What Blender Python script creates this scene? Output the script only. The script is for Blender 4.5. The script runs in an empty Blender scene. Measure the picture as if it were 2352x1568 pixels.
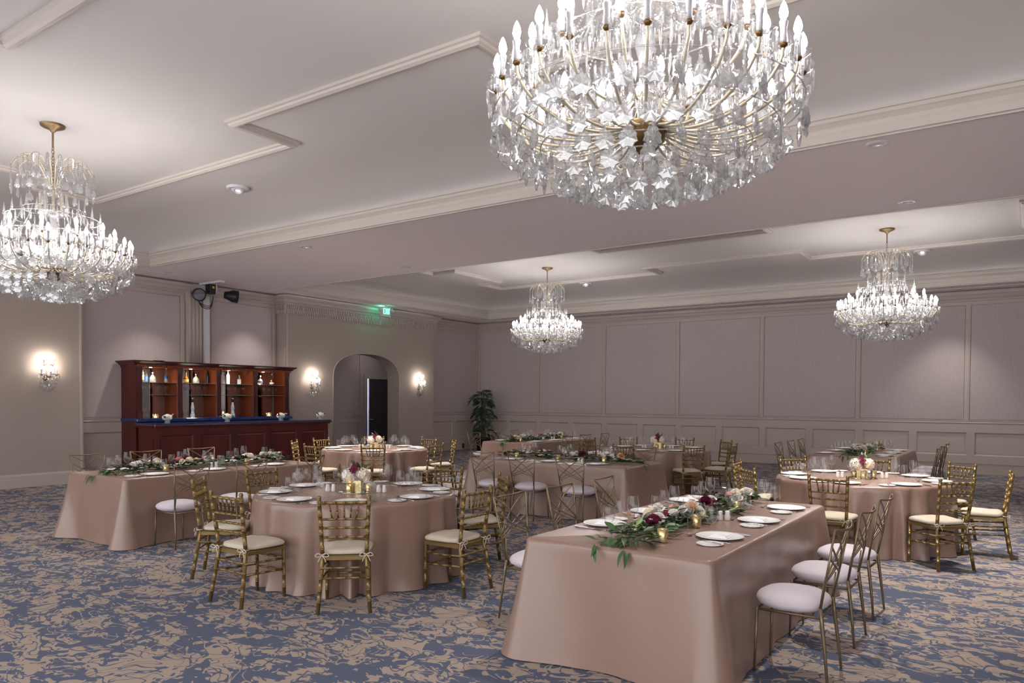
import bpy, math, random
from mathutils import Vector, Matrix
random.seed(7)
SC = bpy.context.scene
COL = SC.collection
PI = math.pi

# ------------------------------------------------------------------ camera
def make_camera():
    yaw, pitch, roll = 0.607619, -0.0239709, 0.0053674
    f = Vector((-math.sin(yaw)*math.cos(pitch), math.cos(yaw)*math.cos(pitch), math.sin(pitch)))
    r = Vector((math.cos(yaw), math.sin(yaw), 0))
    u = r.cross(f)
    r2 = r*math.cos(roll) + u*math.sin(roll)
    u2 = u*math.cos(roll) - r*math.sin(roll)
    cam = bpy.data.cameras.new('camera')
    cam.sensor_width = 36.0
    cam.lens = 1705.6/2352*36.0
    cam.shift_y = (959.03-784)/2352
    cam.clip_end = 200
    o = bpy.data.objects.new('camera', cam)
    COL.objects.link(o)
    m = Matrix((r2, u2, -f)).transposed().to_4x4()
    m.translation = Vector((0, 0, 1.67))
    o.matrix_world = m
    SC.camera = o
make_camera()

# ------------------------------------------------------------------ world and exposure
W = bpy.data.worlds.new('world'); SC.world = W; W.use_nodes = True
WORLD_STRENGTH = 1.85
W.node_tree.nodes['Background'].inputs[0].default_value = (0.97, 0.985, 1.0, 1)
W.node_tree.nodes['Background'].inputs[1].default_value = WORLD_STRENGTH
SC.view_settings.view_transform = 'Standard'
SC.view_settings.look = 'None'
SC.view_settings.gamma = 1.0
SC.view_settings.exposure = 0.57
SC.view_settings.use_curve_mapping = False
BULB = 86.0          # emission of one chandelier bulb
SCONCE_BULB = 75.0
DOWNLIGHT_W = 400.0
EYEBALL_W = 260.0
cy = SC.cycles
cy.use_denoising = True
cy.max_bounces = 6; cy.diffuse_bounces = 4; cy.glossy_bounces = 3
cy.transmission_bounces = 4; cy.transparent_max_bounces = 12
cy.use_adaptive_sampling = True; cy.adaptive_threshold = .2
cy.sample_clamp_indirect = 4.0; cy.sample_clamp_direct = 0.0
cy.caustics_reflective = False; cy.caustics_refractive = False

# ------------------------------------------------------------------ materials
def lin(c):
    return tuple(((v/255)/12.92 if v/255 <= 0.04045 else ((v/255+0.055)/1.055)**2.4) for v in c) + (1.0,)
MATS = {}
def mat(name, rgb, rough=0.6, metal=0.0, spec=0.4, noise=None, bump=None, sheen=0.0, emis=None, trans=0.0, coat=0.0):
    m = bpy.data.materials.new(name); m.use_nodes = True
    nt = m.node_tree; b = nt.nodes['Principled BSDF']
    b.inputs['Base Color'].default_value = lin(rgb)
    b.inputs['Roughness'].default_value = rough
    b.inputs['Metallic'].default_value = metal
    b.inputs['Specular IOR Level'].default_value = spec
    if coat: b.inputs['Coat Weight'].default_value = coat; b.inputs['Coat Roughness'].default_value = .15
    if sheen:
        b.inputs['Sheen Weight'].default_value = sheen
        b.inputs['Sheen Roughness'].default_value = .4
        b.inputs['Sheen Tint'].default_value = lin(tuple(min(255, v+40) for v in rgb))
    if trans: b.inputs['Transmission Weight'].default_value = trans
    if emis:
        b.inputs['Emission Color'].default_value = lin(emis[0]); b.inputs['Emission Strength'].default_value = emis[1]
    if noise:      # (rgb2, scale, detail, stretch xyz)
        rgb2, scale, detail, st = noise
        tc = nt.nodes.new('ShaderNodeTexCoord'); mp = nt.nodes.new('ShaderNodeMapping')
        mp.inputs['Scale'].default_value = st
        n = nt.nodes.new('ShaderNodeTexNoise'); n.inputs['Scale'].default_value = scale; n.inputs['Detail'].default_value = detail
        rp = nt.nodes.new('ShaderNodeValToRGB')
        rp.color_ramp.elements[0].position = .35; rp.color_ramp.elements[1].position = .65
        rp.color_ramp.elements[0].color = lin(rgb); rp.color_ramp.elements[1].color = lin(rgb2)
        nt.links.new(tc.outputs['Object'], mp.inputs['Vector']); nt.links.new(mp.outputs[0], n.inputs['Vector'])
        nt.links.new(n.outputs['Fac'], rp.inputs[0]); nt.links.new(rp.outputs[0], b.inputs['Base Color'])
    if bump:       # (scale, strength, stretch)
        tc = nt.nodes.new('ShaderNodeTexCoord'); mp = nt.nodes.new('ShaderNodeMapping')
        mp.inputs['Scale'].default_value = bump[2]
        n = nt.nodes.new('ShaderNodeTexNoise'); n.inputs['Scale'].default_value = bump[0]; n.inputs['Detail'].default_value = 3
        bp = nt.nodes.new('ShaderNodeBump'); bp.inputs['Strength'].default_value = bump[1]; bp.inputs['Distance'].default_value = .01
        nt.links.new(tc.outputs['Object'], mp.inputs['Vector']); nt.links.new(mp.outputs[0], n.inputs['Vector'])
        nt.links.new(n.outputs['Fac'], bp.inputs['Height']); nt.links.new(bp.outputs[0], b.inputs['Normal'])
    MATS[name] = m
    return m

def thin_glass(name, tint=(1, 1, 1), base=.05, edge=.75, rough=.03, white=0.0, power=3.0, dark=None, rim=0.0):
    """a thin clear wall: see-through face-on, reflecting at grazing angles, with a little milky scatter"""
    m = bpy.data.materials.new(name); m.use_nodes = True
    nt = m.node_tree; nt.nodes.clear()
    out = nt.nodes.new('ShaderNodeOutputMaterial')
    tr = nt.nodes.new('ShaderNodeBsdfTransparent'); tr.inputs[0].default_value = (*tint, 1)
    gl = nt.nodes.new('ShaderNodeBsdfGlossy'); gl.inputs['Roughness'].default_value = rough
    lw = nt.nodes.new('ShaderNodeLayerWeight'); lw.inputs[0].default_value = .5
    pw = nt.nodes.new('ShaderNodeMath'); pw.operation = 'POWER'; pw.inputs[1].default_value = power
    ml = nt.nodes.new('ShaderNodeMath'); ml.operation = 'MULTIPLY_ADD'; ml.inputs[1].default_value = edge; ml.inputs[2].default_value = base
    mx = nt.nodes.new('ShaderNodeMixShader')
    nt.links.new(lw.outputs['Facing'], pw.inputs[0]); nt.links.new(pw.outputs[0], ml.inputs[0]); nt.links.new(ml.outputs[0], mx.inputs[0])
    nt.links.new(tr.outputs[0], mx.inputs[1]); nt.links.new(gl.outputs[0], mx.inputs[2])
    if dark:       # rims tinted darker in place of light bent away by refraction
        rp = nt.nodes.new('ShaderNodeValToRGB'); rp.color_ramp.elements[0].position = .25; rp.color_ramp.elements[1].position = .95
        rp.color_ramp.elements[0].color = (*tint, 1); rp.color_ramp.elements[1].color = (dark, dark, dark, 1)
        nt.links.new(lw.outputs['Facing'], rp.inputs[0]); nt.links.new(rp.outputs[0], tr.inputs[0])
    last = mx
    if white:
        df = nt.nodes.new('ShaderNodeBsdfDiffuse'); df.inputs[0].default_value = (.95, .95, .96, 1)
        tl = nt.nodes.new('ShaderNodeBsdfTranslucent'); tl.inputs[0].default_value = (.95, .95, .96, 1)
        m2 = nt.nodes.new('ShaderNodeMixShader'); m2.inputs[0].default_value = .5
        nt.links.new(df.outputs[0], m2.inputs[1]); nt.links.new(tl.outputs[0], m2.inputs[2])
        m3 = nt.nodes.new('ShaderNodeMixShader'); m3.inputs[0].default_value = white
        if rim:  # white mixed in at the rims imitates their bright refracted outlines
            p4 = nt.nodes.new('ShaderNodeMath'); p4.operation = 'POWER'; p4.inputs[1].default_value = 5
            r4 = nt.nodes.new('ShaderNodeMath'); r4.operation = 'MULTIPLY_ADD'; r4.inputs[1].default_value = rim; r4.inputs[2].default_value = white
            nt.links.new(lw.outputs['Facing'], p4.inputs[0]); nt.links.new(p4.outputs[0], r4.inputs[0]); nt.links.new(r4.outputs[0], m3.inputs[0])
        nt.links.new(mx.outputs[0], m3.inputs[1]); nt.links.new(m2.outputs[0], m3.inputs[2]); last = m3
    nt.links.new(last.outputs[0], out.inputs[0])
    MATS[name] = m
    return m

mat('wall_cloth', (178, 167, 166), .9, spec=.15, noise=((184, 173, 172), 60, 2, (1, 1, .08)))
mat('pier_plaster', (166, 154, 146), .85, spec=.15)
mat('trim_paint', (182, 170, 163), .55, spec=.3)
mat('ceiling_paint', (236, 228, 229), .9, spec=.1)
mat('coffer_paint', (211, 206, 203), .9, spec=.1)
mat('coffer_trim', (200, 191, 183), .55, spec=.3)
mat('satin', (146, 118, 106), .30, spec=.65, sheen=.15, bump=(6, .28, (1, 1, .35)))
mat('gold_paint', (138, 114, 72), .38, metal=.55, spec=.5)
mat('gold_ring', (196, 172, 124), .3, metal=.7, spec=.5)
mat('bronze', (132, 115, 92), .38, metal=.6, spec=.5)
mat('cushion', (206, 194, 176), .9, spec=.15, bump=(40, .1, (1, 1, 1)))
mat('lycra', (210, 201, 208), .6, spec=.3, sheen=.2)
mat('porcelain', (250, 247, 247), .18, spec=.5)
mat('napkin', (250, 247, 249), .9, spec=.1)
mat('silver', (205, 203, 205), .16, metal=1.0)
mat('leaf_dark', (38, 62, 34), .45, spec=.5, noise=((58, 86, 46), 6, 1, (1, 1, 1)))
mat('leaf_mid', (58, 90, 44), .45, spec=.5)
mat('leaf_light', (128, 146, 82), .5, spec=.4)
mat('stem', (84, 92, 50), .6)
mat('petal_cream', (240, 228, 208), .75, spec=.2)
mat('petal_white', (244, 238, 230), .75, spec=.2)
mat('petal_pink', (226, 158, 150), .75, spec=.2)
mat('petal_plum', (112, 32, 60), .7, spec=.2)
mat('petal_peach', (220, 170, 130), .75, spec=.2)
mat('wax', (250, 236, 200), .5, emis=((255, 214, 140), 1.2))
mat('flame', (255, 220, 150), .5, emis=((255, 196, 110), 30))
mat('mercury_glass', (206, 178, 110), .22, metal=.8, noise=((236, 222, 180), 45, 3, (1, 1, 1)))
mat('shaker', (236, 230, 228), .35)
mat('steel', (160, 160, 165), .3, metal=1)
mat('mahogany', (66, 20, 18), .35, spec=.4, coat=.12, noise=((84, 28, 23), 4, 4, (1, 1, .12)))
mat('mahogany_lit', (150, 70, 42), .55, spec=.2, noise=((168, 84, 52), 4, 4, (1, 1, .12)))  # same mahogany with the warm glow of the bays put into its colour
mat('granite', (16, 34, 84), .08, spec=.6, noise=((34, 66, 128), 30, 5, (1, 1, 1)))
mat('mirror', (225, 225, 225), .02, metal=1)
mat('brass', (150, 126, 94), .38, metal=.8)
mat('brass_dark', (120, 92, 58), .35, metal=.9)
mat('arm_glass', (214, 204, 182), .2, spec=.6, metal=.25)
mat('candle_sleeve', (176, 173, 178), .4)
mat('bulb', (255, 250, 240), .5, emis=((255, 250, 248), BULB))
mat('sconce_bulb', (255, 250, 240), .5, emis=((255, 243, 230), SCONCE_BULB))
mat('black_metal', (22, 22, 24), .45, spec=.4)
mat('white_metal', (205, 203, 206), .5)
mat('lens', (150, 150, 170), .1, metal=.7)
mat('exit_green', (150, 255, 210), .5, emis=((70, 240, 170), 5))
mat('pot_black', (24, 24, 26), .5)
mat('soil', (40, 30, 22), .95)
mat('palm_leaf', (36, 56, 40), .45, spec=.5, noise=((62, 88, 62), 5, 1, (1, 1, 1)))
mat('palm_stem', (88, 92, 66), .6)
mat('door_paint', (74, 68, 74), .6)
mat('glass_shelf', (120, 150, 145), .1, spec=.6)
mat('puck', (255, 240, 210), .5, emis=((255, 226, 180), 18))
mat('downlight', (255, 246, 232), .5, emis=((255, 240, 220), 1.3))
mat('chrome', (190, 192, 196), .15, metal=1)
mat('bottle_brown', (70, 34, 12), .1, spec=.6)
mat('bottle_dark', (24, 22, 22), .12, spec=.6)
mat('bottle_white', (236, 236, 238), .25, spec=.5)
mat('label_gold', (206, 152, 70), .5)
mat('label_blue', (44, 76, 168), .5)
mat('label_tan', (196, 170, 130), .6)
mat('ink_blue', (38, 44, 92), .5)
mat('plate_metal', (92, 84, 78), .4, metal=.5)
mat('tag_yellow', (220, 190, 40), .6)
mat('corridor', (220, 225, 245), .8)
thin_glass('glass', (.99, .99, .99), base=.05, edge=.4, rough=.05, white=.012, power=2.5, dark=.95, rim=.75)
thin_glass('bottle_clear', (.93, .95, .95), base=.12, edge=.6, rough=.03, white=.12, power=2.0)
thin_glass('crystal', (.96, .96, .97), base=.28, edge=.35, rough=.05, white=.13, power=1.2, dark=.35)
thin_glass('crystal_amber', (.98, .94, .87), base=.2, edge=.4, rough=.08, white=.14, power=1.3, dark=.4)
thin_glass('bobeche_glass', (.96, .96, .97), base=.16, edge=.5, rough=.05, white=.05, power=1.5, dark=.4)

def carpet():
    m = bpy.data.materials.new('carpet'); m.use_nodes = True
    nt = m.node_tree; b = nt.nodes['Principled BSDF']; L = nt.links.new
    b.inputs['Roughness'].default_value = .95; b.inputs['Specular IOR Level'].default_value = .1
    tc = nt.nodes.new('ShaderNodeTexCoord')
    mp = nt.nodes.new('ShaderNodeMapping'); mp.inputs['Rotation'].default_value = (0, 0, .5)
    mp.inputs['Scale'].default_value = (1.0, 1.35, 1)
    L(tc.outputs['Object'], mp.inputs['Vector'])
    def noise(scale, detail, dist, off):
        a = nt.nodes.new('ShaderNodeVectorMath'); a.operation = 'ADD'; a.inputs[1].default_value = off
        L(mp.outputs[0], a.inputs[0])
        n = nt.nodes.new('ShaderNodeTexNoise'); n.inputs['Scale'].default_value = scale
        n.inputs['Detail'].default_value = detail; n.inputs['Distortion'].default_value = dist; n.inputs['Roughness'].default_value = .45
        L(a.outputs[0], n.inputs['Vector']); return n.outputs['Fac']
    def mth(op, a, bval):
        n = nt.nodes.new('ShaderNodeMath'); n.operation = op
        if hasattr(a, 'default_value') or not isinstance(a, (int, float)): L(a, n.inputs[0])
        else: n.inputs[0].default_value = a
        if isinstance(bval, (int, float)): n.inputs[1].default_value = bval
        else: L(bval, n.inputs[1])
        return n.outputs[0]
    def band(x, c, w):
        return mth('LESS_THAN', mth('ABSOLUTE', mth('SUBTRACT', x, c), 0), w)
    n1 = noise(1.6, 1.1, 2.1, (0, 0, 0))
    n2 = noise(2.6, .6, 2.6, (7, 3, 1))
    n3 = noise(2.1, .8, 3.0, (3, 9, 5))
    n4 = noise(6.0, .5, 1.2, (5, 1, 2))
    n5 = noise(3.4, .6, 1.6, (11, 4, 7))
    tan = mth('MAXIMUM', mth('GREATER_THAN', n1, .545), mth('GREATER_THAN', n5, .60))
    line = mth('MULTIPLY', mth('MAXIMUM', band(n2, .5, .03), band(n3, .44, .016)), mth('GREATER_THAN', n1, .41))
    flecks = mth('GREATER_THAN', n4, .66)
    pos = mth('MAXIMUM', mth('MAXIMUM', tan, line), flecks)
    cut = mth('MAXIMUM', band(n3, .54, .018), mth('MULTIPLY', band(n2, .57, .02), tan))
    cut = mth('MAXIMUM', cut, mth('LESS_THAN', n4, .345))
    fac = mth('MULTIPLY', pos, mth('SUBTRACT', 1.0, cut))
    big = noise(.45, 1, 0, (2, 2, 2))
    mx = nt.nodes.new('ShaderNodeMix'); mx.data_type = 'RGBA'
    mx.inputs[6].default_value = lin((100, 107, 127)); mx.inputs[7].default_value = lin((180, 163, 150))
    L(fac, mx.inputs[0])
    pile = noise(420, 1, 0, (0, 0, 0))
    m2 = nt.nodes.new('ShaderNodeMix'); m2.data_type = 'RGBA'; m2.blend_type = 'MULTIPLY'; m2.inputs[0].default_value = .45
    L(mx.outputs[2], m2.inputs[6])
    rp = nt.nodes.new('ShaderNodeValToRGB'); rp.color_ramp.elements[0].position = .25; rp.color_ramp.elements[1].position = .6
    rp.color_ramp.elements[0].color = (.45, .45, .45, 1)
    L(pile, rp.inputs[0]); L(rp.outputs[0], m2.inputs[7])
    L(m2.outputs[2], b.inputs['Base Color'])
    bp = nt.nodes.new('ShaderNodeBump'); bp.inputs['Strength'].default_value = .25; bp.inputs['Distance'].default_value = .006
    L(fac, bp.inputs['Height']); L(bp.outputs[0], b.inputs['Normal'])
    MATS['carpet'] = m
carpet()

# ------------------------------------------------------------------ mesh helpers
class MB:
    def __init__(s): s.v = []; s.f = []
    def quad(s, *ids): s.f.append(tuple(ids))
    def add(s, verts, faces):
        o = len(s.v); s.v.extend([tuple(p) for p in verts]); s.f.extend([tuple(i+o for i in f) for f in faces]); return s
    def box(s, x0, x1, y0, y1, z0, z1):
        return s.add([(x0, y0, z0), (x1, y0, z0), (x1, y1, z0), (x0, y1, z0), (x0, y0, z1), (x1, y0, z1), (x1, y1, z1), (x0, y1, z1)],
                     [(0, 3, 2, 1), (4, 5, 6, 7), (0, 1, 5, 4), (1, 2, 6, 5), (2, 3, 7, 6), (3, 0, 4, 7)])
    def cbox(s, x, y, z, w, d, h): return s.box(x-w/2, x+w/2, y-d/2, y+d/2, z-h/2, z+h/2)
    def bbox(s, x0, x1, y0, y1, z0, z1, b=.01):
        """box with chamfered vertical edges and top rim"""
        ring = [(x0+b, y0), (x1-b, y0), (x1, y0+b), (x1, y1-b), (x1-b, y1), (x0+b, y1), (x0, y1-b), (x0, y0+b)]
        ins = [(x0+2*b, y0+b), (x1-2*b, y0+b), (x1-b, y0+2*b), (x1-b, y1-2*b), (x1-2*b, y1-b), (x0+2*b, y1-b), (x0+b, y1-2*b), (x0+b, y0+2*b)]
        v = [(*p, z0) for p in ring] + [(*p, z1-b) for p in ring] + [(*p, z1) for p in ins]
        f = [tuple(range(7, -1, -1)), tuple(range(16, 24))]
        for i in range(8):
            j = (i+1) % 8
            f += [(i, j, 8+j, 8+i), (8+i, 8+j, 16+j, 16+i)]
        return s.add(v, f)
    def lathe(s, prof, n=16, cx=0, cy=0, cz=0, cap0=False, cap1=False, sq=None):
        v = []
        for r, z in prof:
            for i in range(n):
                a = 2*PI*i/n
                v.append((cx+r*math.cos(a), cy+r*math.sin(a), cz+z))
        f = []
        for k in range(len(prof)-1):
            for i in range(n):
                j = (i+1) % n
                f.append((k*n+i, k*n+j, (k+1)*n+j, (k+1)*n+i))
        if cap0: f.append(tuple(range(n-1, -1, -1)))
        if cap1: f.append(tuple((len(prof)-1)*n+i for i in range(n)))
        return s.add(v, f)
    def tube(s, pts, r, n=8, caps=True, closed=False, flat=1.0, up=None):
        pts = [Vector(p) for p in pts]; m = len(pts)
        rs = r if isinstance(r, (list, tuple)) else [r]*m
        v = []; prev = None
        for i, p in enumerate(pts):
            if closed: t = pts[(i+1) % m]-pts[(i-1) % m]
            else: t = pts[min(i+1, m-1)]-pts[max(i-1, 0)]
            t = t.normalized() if t.length > 1e-9 else Vector((0, 0, 1))
            if up is not None: a = Vector(up); a = a-t*a.dot(t)
            elif prev is None: a = Vector((0, 0, 1)) if abs(t.z) < .9 else Vector((1, 0, 0)); a = a-t*a.dot(t)
            else: a = prev-t*prev.dot(t)
            if a.length < 1e-6: a = t.orthogonal()
            a.normalize(); prev = a; b = t.cross(a)
            for k in range(n):
                an = 2*PI*(k+.5)/n
                v.append(p+a*(math.cos(an)*rs[i])+b*(math.sin(an)*rs[i]*flat))
        f = []
        for i in range(m if closed else m-1):
            i2 = (i+1) % m
            for k in range(n):
                k2 = (k+1) % n
                f.append((i*n+k, i*n+k2, i2*n+k2, i2*n+k))
        if caps and not closed: f += [tuple(range(n-1, -1, -1)), tuple((m-1)*n+k for k in range(n))]
        return s.add(v, f)
    def octa(s, x, y, z, r, h=None):
        h = h or r
        return s.add([(x+r, y, z), (x, y+r, z), (x-r, y, z), (x, y-r, z), (x, y, z+h), (x, y, z-h)],
                     [(0, 1, 4), (1, 2, 4), (2, 3, 4), (3, 0, 4), (1, 0, 5), (2, 1, 5), (3, 2, 5), (0, 3, 5)])
    def ball(s, x, y, z, r, n=8, m=5, sz=1.0):
        return s.lathe([(max(1e-4, r*math.sin(PI*i/m)), -r*sz*math.cos(PI*i/m)) for i in range(m+1)], n, x, y, z)
    def sweep(s, prof, path, closed=False):
        """prof: (offset to the right of travel, z); path: (x, y)"""
        m = len(path); P = [Vector(p) for p in path]; v = []; n = len(prof)
        for i in range(m):
            if closed: a, b = P[i]-P[(i-1) % m], P[(i+1) % m]-P[i]
            else: a = P[i]-P[i-1] if i else P[1]-P[0]; b = P[i+1]-P[i] if i < m-1 else a
            a = a.normalized(); b = b.normalized()
            na, nb = Vector((a.y, -a.x)), Vector((b.y, -b.x))
            mi = (na+nb); k = mi.length
            mi = mi/k; sc = 1/max(.3, mi.dot(na))
            for o, z in prof:
                q = P[i]+mi*(o*sc); v.append((q.x, q.y, z))
        f = []
        for i in range(m if closed else m-1):
            i2 = (i+1) % m
            for k in range(n-1): f.append((i*n+k, i2*n+k, i2*n+k+1, i*n+k+1))
        if not closed: f += [tuple(range(n)), tuple((m-1)*n+k for k in range(n-1, -1, -1))]
        return s.add(v, f)
    def mesh(s, name, material, smooth=True):
        me = bpy.data.meshes.new(name); me.from_pydata(s.v, [], s.f); me.update()
        if smooth: me.polygons.foreach_set('use_smooth', [True]*len(me.polygons))
        me.materials.append(MATS[material]); return me
    def build(s, name, material, parent=None, smooth=True, loc=None, rot=None):
        return obj(name, s.mesh(name, material, smooth), parent, loc, rot)

def obj(name, me, parent=None, loc=None, rot=None, scale=None):
    o = bpy.data.objects.new(name, me); COL.objects.link(o)
    if parent is not None: o.parent = parent
    if loc is not None: o.location = loc
    if rot is not None: o.rotation_euler = rot
    if scale is not None: o.scale = scale if hasattr(scale, '__len__') else (scale,)*3
    return o
def thing(name, label, cat, loc=(0, 0, 0), rz=0, group=None):
    o = bpy.data.objects.new(name, None); COL.objects.link(o); o.empty_display_size = .1
    o.location = loc; o.rotation_euler = (0, 0, rz)
    return tag(o, label, cat, group)
def tag(o, label, cat, group=None):
    o['label'] = label; o['category'] = cat
    if group: o['group'] = group
    return o
def struct(o): o['kind'] = 'structure'; return o
def stuff(o): o['kind'] = 'stuff'; return o
def kids(o): return [c for c in CH.get(o.name, [])]
CH = {}
def index_children():
    CH.clear()
    for o in COL.objects:
        if o.parent: CH.setdefault(o.parent.name, []).append(o)
def copy_tree(root, loc, rz, label, group=None, scale=None):
    r = root.copy(); COL.objects.link(r); r.location = loc; r.rotation_euler = (0, 0, rz)
    r['label'] = label
    if scale: r.scale = (scale,)*3
    if group: r['group'] = group
    for ch in kids(root):
        c = ch.copy(); COL.objects.link(c); c.parent = r
        for g in kids(ch):
            d = g.copy(); COL.objects.link(d); d.parent = c
    return r
def bez(pts, n):
    """Catmull-Rom through pts"""
    P = [Vector(p) for p in pts]; out = []
    for i in range(len(P)-1):
        p0, p1, p2, p3 = P[max(i-1, 0)], P[i], P[i+1], P[min(i+2, len(P)-1)]
        for k in range(n):
            t = k/n
            out.append(.5*((2*p1)+(p2-p0)*t+(2*p0-5*p1+4*p2-p3)*t*t+(3*p1-p0-3*p2+p3)*t**3))
    out.append(P[-1]); return out
# ================================================================== the setting
AX = -15.616      # left wall
PX = -15.263      # face of the two piers on the left wall
BY = 20.38        # back wall
SOF = 4.27        # soffit
CEIL = 4.87       # ceiling inside the coffers
XR, YN = 8.0, -3.0
Y1, Y2, Y3 = 7.18, 12.02, 17.65

struct(MB().box(-20.5, XR, YN, BY+.3, -.08, 0).build('floor', 'carpet', smooth=False))

# ---- left wall
w = MB()
w.box(AX-.2, AX, YN, Y2+.05, 0, 4.6)
w.box(AX-.2, AX, Y3-.05, BY+.2, 0, 4.6)
wall_left = struct(w.build('wall_left', 'wall_cloth', smooth=False))
w = MB(); w.box(AX, PX, YN, Y1, 0, 4.26)
pier2 = w.build('pier', 'pier_plaster', wall_left, False)
AY0, AY1, ASP, ATOP = 13.57, 16.11, 2.25, 2.94
def arch_pts(n=28):
    cyy, a, b = (AY0+AY1)/2, (AY1-AY0)/2, ATOP-ASP
    pts = [(AY0, 0)]
    for i in range(n+1):
        t = PI-PI*i/n
        pts.append((cyy+a*math.copysign(abs(math.cos(t))**.85, math.cos(t)), ASP+b*math.sin(t)**.85 if math.sin(t) > 1e-9 else ASP))
    pts.append((AY1, 0)); return pts
def arch_wall(mb, x, y0, y1, z1):
    P = arch_pts(); n = len(P)
    mid = n//2
    o = len(mb.v)
    mb.v += [(x, y, z) for y, z in P]
    L0, L1, R0, R1, T = len(mb.v), len(mb.v)+1, len(mb.v)+2, len(mb.v)+3, len(mb.v)+4
    mb.v += [(x, y0, 0), (x, y0, z1), (x, y1, 0), (x, y1, z1), (x, P[mid][0], z1)]
    for i in range(1, mid): mb.f.append((o+i, o+i+1, L1))
    mb.f.append((L0, o, o+1, L1)); mb.f.append((L1, o+mid, T))
    for i in range(mid, n-2): mb.f.append((o+i, o+i+1, R1))
    mb.f.append((o+n-2, o+n-1, R0, R1)); mb.f.append((o+mid, R1, T))
w = MB(); arch_wall(w, PX, Y2, Y3, 4.26)
JX = -15.74
P = arch_pts(); o = len(w.v)
for y, z in P: w.v += [(PX, y, z), (JX, y, z)]
for i in range(len(P)-1): w.f.append((o+2*i, o+2*i+1, o+2*i+3, o+2*i+2))
w.add([(PX, Y2, 0), (AX-.15, Y2, 0), (AX-.15, Y2, 4.26), (PX, Y2, 4.26)], [(0, 1, 2, 3)])
w.add([(PX, Y3, 0), (AX-.15, Y3, 0), (AX-.15, Y3, 4.26), (PX, Y3, 4.26)], [(3, 2, 1, 0)])
w.build('arched_pier', 'pier_plaster', wall_left, False)
# bead round the arch and on the pier corners
b = MB(); b.tube([(PX+.004, y, z) for y, z in arch_pts()], .014, 6)
b.build('arch_bead', 'trim_paint', wall_left)
for yy in (Y2+.05, Y1-.05):
    MB().box(PX, PX+.012, yy-.018, yy+.018, .25, 4.02).build('corner_bead', 'trim_paint', wall_left, False)
# lobby behind the arch
VX = -17.4
w = MB(); arch_wall(w, JX, 12.6, 19.4, 3.3)
w.box(VX, JX, 12.5, 12.6, 0, 3.3); w.box(VX, JX, 19.4, 19.5, 0, 3.3); w.box(VX-.1, JX, 12.5, 19.5, 3.3, 3.4)
D0, D1, DZ = 16.86, 18.05, 2.34
w.box(VX-.12, VX, 12.5, D0, 0, 3.3); w.box(VX-.12, VX, D1, 19.5, 0, 3.3); w.box(VX-.12, VX, D0, D1, DZ, 3.3)
struct(w.build('wall_lobby', 'wall_cloth', smooth=False))
w = MB()
w.box(VX-1.6, VX-1.5, 15.6, 19.5, 0, 3.0); w.box(VX-1.6, VX-.12, 15.5, 15.6, 0, 3.0); w.box(VX-1.6, VX-.12, 19.5, 19.6, 0, 3.0); w.box(VX-1.6, VX-.12, 15.5, 19.6, 3.0, 3.1)
struct(w.build('wall_corridor', 'corridor', smooth=False))
lt = bpy.data.lights.new('corridor_lamp', 'POINT'); lt.energy = 160; lt.color = (.8, .86, 1); lt.shadow_soft_size = .1
lo = bpy.data.objects.new('corridor_lamp', lt); lo.location = (VX-.8, 17.2, 2.6); COL.objects.link(lo)
ll = bpy.data.lights.new('lobby_fill', 'POINT'); ll.energy = 4; ll.color = (1, .93, .9); ll.shadow_soft_size = .15  # unseen light added to lift the dark lobby
lb = bpy.data.objects.new('lobby_fill', ll); lb.location = (-16.5, 16.6, 3.1); COL.objects.link(lb)
door = MB().box(VX-.06, VX-.01, D0+.14, D1, .01, DZ).build('door_1', 'door_paint', smooth=False); struct(door)
fr = MB(); fr.box(VX, VX+.03, D0-.12, D0+.02, 0, DZ-.02); fr.box(VX, VX+.03, D1-.02, D1+.12, 0, DZ-.02); fr.box(VX, VX+.03, D0-.12, D1+.12, DZ-.02, DZ+.12)
fr.build('door_frame', 'trim_paint', door, False)
h = MB(); h.tube([(VX-.01, D0+.17, 1.02), (VX+.05, D0+.17, 1.02), (VX+.05, D0+.27, 1.02)], .011, 6); h.build('door_handle', 'steel', door)
for zz in (.95, 1.25): MB().box(VX-.045, VX-.02, D0+.125, D0+.14, zz, zz+.05).build('latch', 'black_metal', door, False)
# lobby dado
tr = MB(); tr.box(VX, VX+.03, 12.6, D0-.12, 1.15, 1.23); tr.box(VX, VX+.025, 12.6, D0-.12, 0, .22)
def frame(mb, x, y0, y1, z0, z1, wdt=.05, d=.02):
    mb.box(x, x+d, y0, y1, z1-wdt, z1); mb.box(x, x+d, y0, y1, z0, z0+wdt); mb.box(x, x+d, y0, y0+wdt, z0+wdt, z1-wdt); mb.box(x, x+d, y1-wdt, y1, z0+wdt, z1-wdt)
frame(tr, VX, 13.4, 16.6, .35, .98); frame(tr, VX, 13.4, 16.6, 1.3, 3.1)
struct(tr.build('trim_7', 'trim_paint', smooth=False))

# ---- back wall
wall_back = struct(MB().box(AX-.2, XR, BY, BY+.2, 0, 4.6).build('wall_back', 'wall_cloth', smooth=False))

struct(MB().box(XR, XR+.2, YN, BY+.2, 0, 4.6).build('wall_right', 'wall_cloth', smooth=False))
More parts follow.
